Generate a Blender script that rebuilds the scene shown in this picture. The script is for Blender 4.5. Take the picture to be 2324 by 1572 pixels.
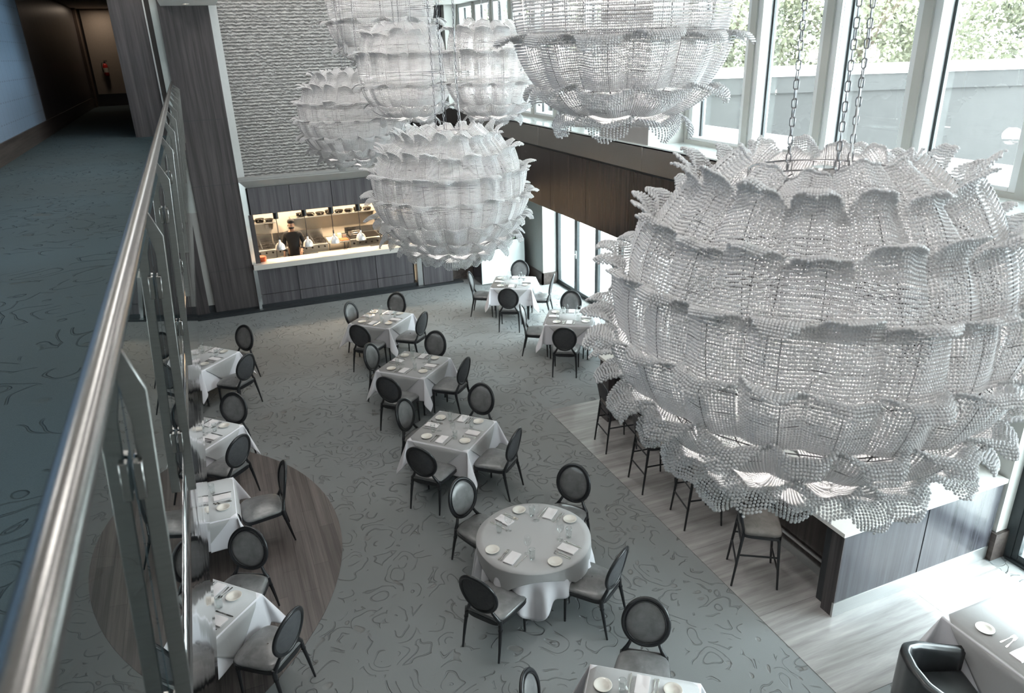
import bpy, bmesh, math, random
import numpy as np
from mathutils import Vector, Matrix
for o in list(bpy.data.objects): bpy.data.objects.remove(o, do_unlink=True)
SC = bpy.context.scene
COL = SC.collection
PI = math.pi
random.seed(7)
RNG = np.random.RandomState(11)

# ---------------------------------------------------------------- camera
CAM_H = 5.76
TH, PSI, RO = 0.3894, 0.3787, -0.0321
FPX = 1657.0
cam_d = bpy.data.cameras.new('camera')
cam = bpy.data.objects.new('camera', cam_d)
COL.objects.link(cam)
fw = Vector((math.sin(PSI)*math.cos(TH), math.cos(PSI)*math.cos(TH), -math.sin(TH)))
rt = Vector((math.cos(PSI), -math.sin(PSI), 0.0))
up = rt.cross(fw)
rt2 = rt*math.cos(RO) + up*math.sin(RO)
up2 = up*math.cos(RO) - rt*math.sin(RO)
M = Matrix((rt2, up2, -fw)).transposed().to_4x4()
M.translation = (0, 0, CAM_H)
cam.matrix_world = M
cam_d.sensor_fit = 'HORIZONTAL'
cam_d.sensor_width = 36.0
cam_d.lens = FPX/2324*36.0
cam_d.clip_start = 0.02
cam_d.clip_end = 300
cam_d.dof.use_dof = True
cam_d.dof.focus_distance = 6.0
cam_d.dof.aperture_fstop = 4.0
SC.camera = cam

# ---------------------------------------------------------------- world, sun, exposure
w = bpy.data.worlds.new('world'); SC.world = w; w.use_nodes = True
wn = w.node_tree.nodes; wl = w.node_tree.links
bg = wn['Background']
bg.inputs[0].default_value = (0.87, 0.945, 1.0, 1)
bg.inputs[1].default_value = 11.0
SC.view_settings.view_transform = 'Standard'
SC.view_settings.look = 'None'
SC.view_settings.gamma = 1
SC.view_settings.use_curve_mapping = False
SC.view_settings.exposure = 1.14
SC.cycles.use_adaptive_sampling = True
SC.cycles.adaptive_threshold = 0.06
SC.cycles.max_bounces = 5
SC.cycles.diffuse_bounces = 2
SC.cycles.glossy_bounces = 3
SC.cycles.transmission_bounces = 3
SC.cycles.transparent_max_bounces = 10
SC.cycles.caustics_reflective = False
SC.cycles.caustics_refractive = False

def light(name, kind, loc, energy, color=(1, 1, 1), rot=(0, 0, 0), size=1.0, size_y=None, spot=None):
    d = bpy.data.lights.new(name, kind); d.energy = energy; d.color = color
    if kind == 'AREA':
        d.size = size
        if size_y: d.shape = 'RECTANGLE'; d.size_y = size_y
    elif kind in ('POINT', 'SPOT'):
        d.shadow_soft_size = size
        if spot: d.spot_size = spot; d.spot_blend = 0.6
    o = bpy.data.objects.new(name, d); COL.objects.link(o); o.location = loc; o.rotation_euler = rot
    return o
sun = light('sun', 'SUN', (20, -10, 20), 1.5, (1.0, 0.93, 0.82))
sun.data.angle = math.radians(1.5)
sun.rotation_euler = Vector((-0.50, 0.16, -0.85)).to_track_quat('-Z', 'Y').to_euler()
# unseen fill lights added below the high ceiling and over the walkway
for lx in (-3.5, 0.6, 3.6):
    for ly in (-2.0, 2.6, 7.2, 11.8, 15.8):
        light('ceiling_fill', 'AREA', (lx, ly, 9.37), 23 if ly < 5 else 36, (1.0, 0.97, 0.93), (0, 0, 0), 1.2)
for ly in (-2.5, 1.5, 5.5, 9.5, 13.5):
    light('walkway_fill', 'AREA', (-2.0, ly, 7.36), 7.5, (1.0, 0.96, 0.92), (0, 0, 0), 0.5)
light('corridor_lamp', 'AREA', (-2.6, 30.4, 7.36), 5, (1.0, 0.80, 0.62), (0, 0, 0), 0.4)
# sampling portals in the window openings (they only guide the sky light)
def portal(name, loc, sx, sy):
    o = light(name, 'AREA', loc, 1, (1, 1, 1), (0, PI/2, 0), sx, sy)
    o.data.cycles.is_portal = True
    return o
portal('portal_upper_windows', (6.42, 6.5, 5.6), 2.3, 26)
portal('portal_glass_doors', (8.02, 14.0, 1.45), 2.9, 5.3)
portal('portal_side_doors', (8.02, 0.9, 1.45), 2.9, 6.9)

# ---------------------------------------------------------------- node materials
MATS = {}
def new_mat(name):
    m = bpy.data.materials.new(name); m.use_nodes = True
    nt = m.node_tree; b = nt.nodes['Principled BSDF']
    MATS[name] = m
    return m, nt, b
def N(nt, t, **kw):
    n = nt.nodes.new(t)
    for k, v in kw.items():
        if hasattr(n, k): setattr(n, k, v)
    return n
def setp(b, col=None, rough=None, metal=None, spec=None, trans=None, ior=None, coat=None, sheen=None, sub=None):
    if col is not None: b.inputs['Base Color'].default_value = (*col, 1)
    if rough is not None: b.inputs['Roughness'].default_value = rough
    if metal is not None: b.inputs['Metallic'].default_value = metal
    if spec is not None: b.inputs['Specular IOR Level'].default_value = spec
    if trans is not None: b.inputs['Transmission Weight'].default_value = trans
    if ior is not None: b.inputs['IOR'].default_value = ior
    if coat is not None: b.inputs['Coat Weight'].default_value = coat
    if sheen is not None: b.inputs['Sheen Weight'].default_value = sheen
def ramp(nt, fac, stops, interp='LINEAR'):
    r = nt.nodes.new('ShaderNodeValToRGB'); r.color_ramp.interpolation = interp
    e = r.color_ramp.elements
    while len(e) < len(stops): e.new(0.5)
    for i, (p, c) in enumerate(stops):
        e[i].position = p; e[i].color = (*c, 1) if len(c) == 3 else c
    nt.links.new(fac, r.inputs[0]); return r
def coords(nt, scale=(1, 1, 1), rot=(0, 0, 0), kind='Object', loc=(0, 0, 0)):
    tc = nt.nodes.new('ShaderNodeTexCoord'); mp = nt.nodes.new('ShaderNodeMapping')
    mp.inputs['Scale'].default_value = scale; mp.inputs['Rotation'].default_value = rot
    mp.inputs['Location'].default_value = loc
    nt.links.new(tc.outputs[kind], mp.inputs[0]); return mp.outputs[0]
def noise(nt, vec, scale=5, detail=4, rough=0.55, dist=0.0):
    n = nt.nodes.new('ShaderNodeTexNoise')
    n.inputs['Scale'].default_value = scale; n.inputs['Detail'].default_value = detail
    n.inputs['Roughness'].default_value = rough; n.inputs['Distortion'].default_value = dist
    if vec is not None: nt.links.new(vec, n.inputs['Vector'])
    return n
def math_n(nt, op, a, b=None, clamp=False):
    n = nt.nodes.new('ShaderNodeMath'); n.operation = op; n.use_clamp = clamp
    for i, x in enumerate((a, b)):
        if x is None: continue
        if isinstance(x, (int, float)): n.inputs[i].default_value = x
        else: nt.links.new(x, n.inputs[i])
    return n.outputs[0]
def mixc(nt, fac, a, b, mode='MIX'):
    n = nt.nodes.new('ShaderNodeMix'); n.data_type = 'RGBA'; n.blend_type = mode
    for sock, x in ((n.inputs[0], fac), (n.inputs[6], a), (n.inputs[7], b)):
        if isinstance(x, (int, float)): sock.default_value = x
        elif isinstance(x, tuple): sock.default_value = (*x, 1)
        else: nt.links.new(x, sock)
    return n.outputs[2]
def bump(nt, b, h, strength=0.3, dist=0.01):
    n = nt.nodes.new('ShaderNodeBump'); n.inputs['Strength'].default_value = strength
    n.inputs['Distance'].default_value = dist
    nt.links.new(h, n.inputs['Height']); nt.links.new(n.outputs[0], b.inputs['Normal']); return n
def simple(name, col, rough=0.5, metal=0.0, var=0.0, vs=8, **kw):
    m, nt, b = new_mat(name); setp(b, col, rough, metal, **kw)
    v = coords(nt)
    n = noise(nt, v, vs, 3)
    if var:
        c = ramp(nt, n.outputs[0], [(0.3, tuple(x*(1-var) for x in col)), (0.7, tuple(min(1, x*(1+var)) for x in col))])
        nt.links.new(c.outputs[0], b.inputs['Base Color'])
    return m

# carpet: blue grey broadloom with carved scroll and leaf lines
def carpet(name, base, line, brown, strength=0.9):
    m, nt, b = new_mat(name); setp(b, base, 0.95, spec=0.1)
    L = nt.links.new
    v = coords(nt, kind='Object')
    wob = noise(nt, v, 1.6, 2, 0.5)
    dv = N(nt, 'ShaderNodeVectorMath', operation='SUBTRACT'); L(wob.outputs['Color'], dv.inputs[0]); dv.inputs[1].default_value = (0.5, 0.5, 0.5)
    sc = N(nt, 'ShaderNodeVectorMath', operation='SCALE'); L(dv.outputs[0], sc.inputs[0]); sc.inputs[3].default_value = 0.75
    ad = N(nt, 'ShaderNodeVectorMath', operation='ADD'); L(v, ad.inputs[0]); L(sc.outputs[0], ad.inputs[1])
    vo = N(nt, 'ShaderNodeTexVoronoi', feature='F1'); vo.inputs['Scale'].default_value = 2.6; vo.inputs['Randomness'].default_value = 0.9
    L(ad.outputs[0], vo.inputs['Vector'])
    rings = math_n(nt, 'SINE', math_n(nt, 'MULTIPLY', vo.outputs['Distance'], 26.0))
    n2 = noise(nt, v, 3.0, 1, 0.5)
    gate = ramp(nt, n2.outputs[0], [(0.46, (0, 0, 0)), (0.52, (1, 1, 1))])
    ln = ramp(nt, rings, [(0.86, (0, 0, 0)), (0.98, (1, 1, 1))])
    arc = math_n(nt, 'MULTIPLY', ln.outputs[0], gate.outputs[0])
    vo2 = N(nt, 'ShaderNodeTexVoronoi', feature='SMOOTH_F1'); vo2.inputs['Scale'].default_value = 4.5
    L(ad.outputs[0], vo2.inputs['Vector'])
    leaf = ramp(nt, vo2.outputs['Distance'], [(0.13, (1, 1, 1)), (0.20, (0, 0, 0))])
    n3 = noise(nt, v, 1.3, 2, 0.5)
    lgate = ramp(nt, n3.outputs[0], [(0.50, (0, 0, 0)), (0.58, (1, 1, 1))])
    leafm = math_n(nt, 'MULTIPLY', leaf.outputs[0], lgate.outputs[0])
    big = noise(nt, v, 0.45, 3, 0.55)
    c0 = ramp(nt, big.outputs[0], [(0.35, tuple(x*0.93 for x in base)), (0.65, tuple(x*1.07 for x in base))])
    c1 = mixc(nt, math_n(nt, 'MULTIPLY', leafm, 0.55), c0.outputs[0], brown)
    warm_light = noise(nt, v, 0.33, 2, 0.5)  # warm lamplight on the floor painted in as brownish noise patches
    c1 = mixc(nt, math_n(nt, 'MULTIPLY', ramp(nt, warm_light.outputs[0], [(0.45, (0, 0, 0)), (0.65, (1, 1, 1))]).outputs[0], 0.35), c1, brown)
    c2 = mixc(nt, math_n(nt, 'MULTIPLY', arc, 0.20), c1, line)
    fine = noise(nt, v, 260, 2, 0.6)
    c3 = mixc(nt, 0.30, c2, ramp(nt, fine.outputs[0], [(0.3, tuple(x*0.7 for x in base)), (0.7, tuple(x*1.3 for x in base))]).outputs[0])
    L(c3, b.inputs['Base Color'])
    hh = math_n(nt, 'SUBTRACT', math_n(nt, 'MULTIPLY', fine.outputs[0], 0.12), math_n(nt, 'ADD', arc, math_n(nt, 'MULTIPLY', leafm, 0.6)))
    bump(nt, b, hh, strength, 0.024)
    return m
carpet('carpet', (0.285, 0.303, 0.308), (0.16, 0.17, 0.174), (0.25, 0.235, 0.22))
carpet('mezzanine_carpet', (0.070, 0.098, 0.110), (0.024, 0.034, 0.038), (0.062, 0.064, 0.055), 0.9)

def wood(name, ca, cb, axis='Z', rough=0.38, plank=None, spec=0.5, coat=0.0, freq=1.0):
    """streaked grey brown veneer, grain along axis"""
    m, nt, b = new_mat(name); setp(b, ca, rough, spec=spec, coat=coat)
    s = {'X': (0.35, 14, 14), 'Y': (14, 0.35, 14), 'Z': (14, 14, 0.35)}[axis]
    v = coords(nt, tuple(x*freq for x in s))
    n1 = noise(nt, v, 1.0, 5, 0.65)
    n2 = noise(nt, coords(nt, tuple(x*4*freq for x in s)), 1.2, 3, 0.6)
    f = math_n(nt, 'ADD', math_n(nt, 'MULTIPLY', n1.outputs[0], 0.7), math_n(nt, 'MULTIPLY', n2.outputs[0], 0.3))
    r = ramp(nt, f, [(0.36, ca), (0.64, cb)])
    col = r.outputs[0]
    if plank:
        bt = N(nt, 'ShaderNodeTexBrick'); bt.offset = 0.37; bt.inputs['Scale'].default_value = 1.0
        bt.inputs['Brick Width'].default_value = plank[1]; bt.inputs['Row Height'].default_value = plank[0]
        bt.inputs['Mortar Size'].default_value = 0.0025; bt.inputs['Color1'].default_value = (0.8, 0.8, 0.8, 1)
        bt.inputs['Color2'].default_value = (1.15, 1.15, 1.15, 1); bt.inputs['Mortar'].default_value = (0.45, 0.45, 0.45, 1)
        nt.links.new(coords(nt, (1, 1, 1), (0, 0, plank[2])), bt.inputs['Vector'])
        col = mixc(nt, 1.0, col, bt.outputs[0], 'MULTIPLY')
    nt.links.new(col, b.inputs['Base Color'])
    bump(nt, b, f, 0.08, 0.004)
    return m
wood('dark_veneer', (0.036, 0.032, 0.034), (0.110, 0.098, 0.100), 'Z', 0.36)
wood('grey_veneer', (0.062, 0.058, 0.066), (0.150, 0.140, 0.150), 'Z', 0.40)
wood('bulkhead_veneer', (0.022, 0.018, 0.017), (0.058, 0.047, 0.043), 'Z', 0.26)
wood('bar_veneer', (0.036, 0.036, 0.044), (0.085, 0.085, 0.10), 'Z', 0.24, spec=0.5, coat=0.15)
wood('base_veneer', (0.045, 0.036, 0.033), (0.13, 0.105, 0.095), 'Y', 0.4)
wood('platform_planks', (0.085, 0.072, 0.068), (0.20, 0.175, 0.165), 'Y', 0.42, plank=(0.18, 1.2, PI/2))

def travertine():
    m, nt, b = new_mat('travertine'); setp(b, (0.5, 0.5, 0.5), 0.22, spec=0.5)
    v = coords(nt, (0.8, 9, 1), (0, 0, 0.30))
    n = noise(nt, v, 1.0, 6, 0.62, 0.3)
    r = ramp(nt, n.outputs[0], [(0.30, (0.26, 0.25, 0.245)), (0.5, (0.37, 0.36, 0.355)), (0.72, (0.50, 0.49, 0.48))])
    bt = N(nt, 'ShaderNodeTexBrick'); bt.offset = 0.0; bt.inputs['Scale'].default_value = 1.0
    bt.inputs['Brick Width'].default_value = 1.82; bt.inputs['Row Height'].default_value = 1.22
    bt.inputs['Mortar Size'].default_value = 0.003
    bt.inputs['Color1'].default_value = (1, 1, 1, 1); bt.inputs['Color2'].default_value = (0.95, 0.95, 0.95, 1); bt.inputs['Mortar'].default_value = (0.6, 0.6, 0.6, 1)
    nt.links.new(coords(nt, (1, 1, 1), (0, 0, 0), 'Object', (-4.65, -3.54, 0)), bt.inputs['Vector'])
    nt.links.new(mixc(nt, 1.0, r.outputs[0], bt.outputs[0], 'MULTIPLY'), b.inputs['Base Color'])
    bump(nt, b, n.outputs[0], 0.05, 0.003)
travertine()

def relief():
    """upper feature wall: rows of shallow overlapping waves"""
    m, nt, b = new_mat('wave_relief'); setp(b, (0.42, 0.41, 0.395), 0.36, metal=0.2, spec=0.6)
    v = coords(nt, (1, 1, 1))
    n = noise(nt, coords(nt, (6.5, 1, 34)), 1.0, 2, 0.5, 0.5)
    n2 = noise(nt, coords(nt, (14, 1, 75)), 1.0, 2, 0.6, 0.3)
    wv = N(nt, 'ShaderNodeTexWave', wave_type='BANDS', bands_direction='Z'); wv.inputs['Scale'].default_value = 4.6
    wv.inputs['Distortion'].default_value = 3.2; wv.inputs['Detail'].default_value = 2; wv.inputs['Detail Scale'].default_value = 2.2
    nt.links.new(coords(nt, (1.3, 1, 1)), wv.inputs['Vector'])
    h = math_n(nt, 'ADD', math_n(nt, 'ADD', math_n(nt, 'MULTIPLY', wv.outputs['Fac'], 0.30), math_n(nt, 'MULTIPLY', n.outputs[0], 0.62)), math_n(nt, 'MULTIPLY', n2.outputs[0], 0.3))
    r = ramp(nt, h, [(0.42, (0.13, 0.127, 0.124)), (0.62, (0.25, 0.245, 0.238)), (0.80, (0.50, 0.49, 0.475))])  # grazing highlights and shade of the waves put into the colour by height
    nt.links.new(r.outputs[0], b.inputs['Base Color'])
    bump(nt, b, h, 1.0, 0.05)
relief()

def brushed(name, col, rough=0.25, wav=0.0, axis=(1, 60, 60)):
    m, nt, b = new_mat(name); setp(b, col, rough, 1.0)
    n = noise(nt, coords(nt, axis), 2.0, 4, 0.6)
    r = ramp(nt, n.outputs[0], [(0.3, tuple(x*0.93 for x in col)), (0.7, tuple(min(1, x*1.05) for x in col))])
    nt.links.new(r.outputs[0], b.inputs['Base Color'])
    if wav:
        n2 = noise(nt, coords(nt), 1.3, 2, 0.5)
        h = math_n(nt, 'ADD', math_n(nt, 'MULTIPLY', n2.outputs[0], wav*10), math_n(nt, 'MULTIPLY', n.outputs[0], 0.02))
        bump(nt, b, h, 0.35, 0.06)
    return m
brushed('stainless', (0.56, 0.56, 0.555), 0.22)
brushed('stainless_soft', (0.60, 0.61, 0.61), 0.38)
brushed('bronze_steel', (0.42, 0.395, 0.375), 0.30, 0.10)
brushed('polished_fascia', (0.55, 0.55, 0.56), 0.05, 0.02, (2, 0.5, 2))
brushed('rail_steel', (0.23, 0.225, 0.22), 0.24)
brushed('post_steel', (0.22, 0.22, 0.215), 0.36)
brushed('aluminium', (0.78, 0.78, 0.78), 0.42, 0, (60, 60, 3))
simple('chain_metal', (0.22, 0.22, 0.23), 0.28, 1.0)
simple('dark_wire', (0.06, 0.06, 0.065), 0.4, 0.8)

simple('off_white_wall', (0.60, 0.60, 0.57), 0.7, var=0.02)
simple('grey_green_wall', (0.42, 0.45, 0.44), 0.7, var=0.03)
simple('ceiling_paint', (0.72, 0.70, 0.67), 0.8, var=0.02)
simple('soffit_grey', (0.30, 0.28, 0.27), 0.7, var=0.03)
simple('window_frame_white', (0.78, 0.80, 0.80), 0.4, var=0.01)
simple('window_frame_grey', (0.50, 0.50, 0.47), 0.45, var=0.02)
simple('black_frame', (0.030, 0.038, 0.042), 0.35, var=0.1)
simple('black_base', (0.035, 0.04, 0.045), 0.35, var=0.1)
simple('beige_wall', (0.27, 0.235, 0.20), 0.8, var=0.08, vs=60)
simple('dark_door', (0.018, 0.014, 0.012), 0.4, var=0.1)
simple('door_trim', (0.10, 0.075, 0.06), 0.5, var=0.1)
simple('quartz_counter', (0.62, 0.59, 0.55), 0.3, var=0.08, vs=120)
simple('white_stone', (0.84, 0.83, 0.80), 0.2, var=0.02)
simple('white_gloss', (0.80, 0.88, 0.88), 0.08, var=0.01, coat=0.5)
simple('kitchen_wall', (0.78, 0.72, 0.62), 0.45, var=0.03)
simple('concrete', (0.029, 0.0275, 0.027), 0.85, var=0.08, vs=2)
simple('edge_paint_grey', (0.33, 0.325, 0.315), 0.5, var=0.03)
simple('white_cap', (0.85, 0.85, 0.83), 0.6, var=0.02)
simple('terrace_paving', (0.66, 0.67, 0.66), 0.8, var=0.04)

def fabric_wall():
    m, nt, b = new_mat('blue_wallcovering'); setp(b, (0.10, 0.17, 0.27), 0.55, spec=0.35, sheen=0.2)
    v = coords(nt)
    sep = N(nt, 'ShaderNodeSeparateXYZ'); nt.links.new(v, sep.inputs[0])
    def lines(s, per, wd):
        return math_n(nt, 'LESS_THAN', math_n(nt, 'FRACT', math_n(nt, 'DIVIDE', s, per)), wd)
    vert = lines(sep.outputs[1], 0.42, 0.06)
    hor = lines(sep.outputs[2], 0.34, 0.07)
    dash = lines(sep.outputs[1], 0.21, 0.55)
    k = math_n(nt, 'ADD', math_n(nt, 'MULTIPLY', vert, 0.35), math_n(nt, 'MULTIPLY', math_n(nt, 'MULTIPLY', hor, dash), 0.6), True)
    fine = noise(nt, coords(nt, (30, 30, 200)), 1, 3, 0.7)
    base = ramp(nt, fine.outputs[0], [(0.3, (0.13, 0.23, 0.36)), (0.7, (0.19, 0.30, 0.45))])
    nt.links.new(mixc(nt, k, base.outputs[0], (0.06, 0.11, 0.18)), b.inputs['Base Color'])
fabric_wall()

def leather(name, ca, cb, rough=0.38, sc=9):
    m, nt, b = new_mat(name); setp(b, ca, rough, spec=0.6)
    n = noise(nt, coords(nt), sc, 4, 0.6, 0.4)
    r = ramp(nt, n.outputs[0], [(0.32, ca), (0.68, cb)])
    nt.links.new(r.outputs[0], b.inputs['Base Color'])
    f = noise(nt, coords(nt), 180, 2); bump(nt, b, f.outputs[0], 0.06, 0.002)
leather('grey_leather', (0.155, 0.157, 0.16), (0.245, 0.246, 0.25), 0.28)
leather('back_fabric', (0.060, 0.062, 0.068), (0.085, 0.087, 0.092), 0.7, 30)
leather('black_leather', (0.018, 0.020, 0.022), (0.030, 0.032, 0.035), 0.28)
leather('stool_suede', (0.17, 0.155, 0.145), (0.26, 0.24, 0.225), 0.6)
simple('charcoal_lacquer', (0.020, 0.022, 0.025), 0.30, var=0.1)

def linen(name, col, crease=True):
    m, nt, b = new_mat(name); setp(b, col, 0.75, spec=0.2, sheen=0.15)
    v = coords(nt)
    f = noise(nt, v, 220, 2, 0.6)
    h = math_n(nt, 'MULTIPLY', f.outputs[0], 0.05)
    big = noise(nt, v, 6, 3, 0.5, 0.6)
    h = math_n(nt, 'ADD', h, math_n(nt, 'MULTIPLY', big.outputs[0], 0.7))
    if crease:
        sep = N(nt, 'ShaderNodeSeparateXYZ'); nt.links.new(coords(nt, (1, 1, 1), (0, 0, PI/4)), sep.inputs[0])
        for i in (0, 1):
            fr = math_n(nt, 'ABSOLUTE', math_n(nt, 'SUBTRACT', math_n(nt, 'FRACT', math_n(nt, 'ADD', math_n(nt, 'DIVIDE', sep.outputs[i], 0.40), 0.5)), 0.5))
            h = math_n(nt, 'ADD', h, math_n(nt, 'MULTIPLY', math_n(nt, 'LESS_THAN', fr, 0.022), 1.8))
    bump(nt, b, h, 0.35, 0.012)
linen('white_linen', (0.84, 0.83, 0.87), False)
linen('topper_linen', (0.50, 0.50, 0.505), True)
simple('napkin_white', (0.84, 0.81, 0.82), 0.8, var=0.02)
simple('porcelain', (0.80, 0.77, 0.71), 0.12, var=0.01, coat=0.3)
simple('cutlery_steel', (0.55, 0.53, 0.50), 0.16, 1.0)

def thin_glass(name, tint, ior, boost=1.0, rough=0.0):
    m = bpy.data.materials.new(name); m.use_nodes = True; nt = m.node_tree; MATS[name] = m
    nt.nodes.clear(); out = nt.nodes.new('ShaderNodeOutputMaterial')
    tr = nt.nodes.new('ShaderNodeBsdfTransparent'); tr.inputs[0].default_value = (*tint, 1)
    gl = nt.nodes.new('ShaderNodeBsdfGlossy'); gl.inputs['Roughness'].default_value = rough
    gl.inputs['Color'].default_value = (0.96, 0.98, 0.97, 1)
    lw = nt.nodes.new('ShaderNodeLayerWeight'); lw.inputs[0].default_value = 0.5
    f0 = ((ior-1)/(ior+1))**2*boost
    f = math_n(nt, 'ADD', math_n(nt, 'MULTIPLY', math_n(nt, 'POWER', lw.outputs['Facing'], 5.0), 1-f0), f0, True)
    mx = nt.nodes.new('ShaderNodeMixShader'); nt.links.new(f, mx.inputs[0])
    nt.links.new(tr.outputs[0], mx.inputs[1]); nt.links.new(gl.outputs[0], mx.inputs[2]); nt.links.new(mx.outputs[0], out.inputs[0])
thin_glass('window_glass', (0.92, 0.96, 0.95), 1.5)
thin_glass('wine_glass', (0.96, 0.97, 0.97), 1.6, 1.3)
thin_glass('balustrade_glass', (0.30, 0.36, 0.35), 2.1, 1.25)

def crystal():
    """clear cut glass bead: bright facets, a little light passing through"""
    m = bpy.data.materials.new('crystal_bead'); m.use_nodes = True; nt = m.node_tree; MATS['crystal_bead'] = m
    nt.nodes.clear(); out = nt.nodes.new('ShaderNodeOutputMaterial')
    d = nt.nodes.new('ShaderNodeBsdfDiffuse'); d.inputs[0].default_value = (0.78, 0.78, 0.785, 1)
    t = nt.nodes.new('ShaderNodeBsdfTranslucent'); t.inputs[0].default_value = (0.88, 0.88, 0.885, 1)
    g = nt.nodes.new('ShaderNodeBsdfGlossy'); g.inputs['Roughness'].default_value = 0.16; g.inputs[0].default_value = (0.95, 0.95, 0.97, 1)
    m1 = nt.nodes.new('ShaderNodeMixShader'); m1.inputs[0].default_value = 0.45
    nt.links.new(d.outputs[0], m1.inputs[1]); nt.links.new(t.outputs[0], m1.inputs[2])
    m2 = nt.nodes.new('ShaderNodeMixShader'); m2.inputs[0].default_value = 0.20
    nt.links.new(m1.outputs[0], m2.inputs[1]); nt.links.new(g.outputs[0], m2.inputs[2])
    nt.links.new(m2.outputs[0], out.inputs[0])
crystal()
simple('skin', (0.45, 0.27, 0.19), 0.5, var=0.03)
simple('chef_black', (0.02, 0.02, 0.022), 0.7, var=0.1)
simple('hair_black', (0.012, 0.010, 0.010), 0.6)
simple('patch_yellow', (0.75, 0.50, 0.10), 0.6)
simple('orange_ceramic', (0.85, 0.16, 0.05), 0.3, var=0.03)
simple('red_paint', (0.45, 0.03, 0.025), 0.3)
simple('label_paper', (0.5, 0.48, 0.42), 0.6)
simple('celadon', (0.55, 0.68, 0.52), 0.3, var=0.05)
simple('leaf_green', (0.10, 0.17, 0.07), 0.6, var=0.3, vs=20)
simple('cast_iron', (0.025, 0.022, 0.02), 0.5, var=0.2)
simple('terracotta_board', (0.60, 0.20, 0.09), 0.5, var=0.1)
simple('cutting_white', (0.85, 0.80, 0.68), 0.4)
simple('black_plastic', (0.02, 0.02, 0.022), 0.3)
simple('bark', (0.10, 0.075, 0.05), 0.9, var=0.2)
simple('tree_leaves', (0.135, 0.135, 0.085), 0.7, var=0.5, vs=1.2)
simple('brass', (0.6, 0.5, 0.3), 0.3, 1.0)
def emit(name, col, s):
    m = bpy.data.materials.new(name); m.use_nodes = True; nt = m.node_tree; nt.nodes.clear(); MATS[name] = m
    o = nt.nodes.new('ShaderNodeOutputMaterial'); e = nt.nodes.new('ShaderNodeEmission')
    e.inputs[0].default_value = (*col, 1); e.inputs[1].default_value = s; nt.links.new(e.outputs[0], o.inputs[0])
emit('lamp_glow', (1.0, 0.80, 0.55), 12)
emit('downlight_glow', (1.0, 0.9, 0.75), 10)
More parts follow.
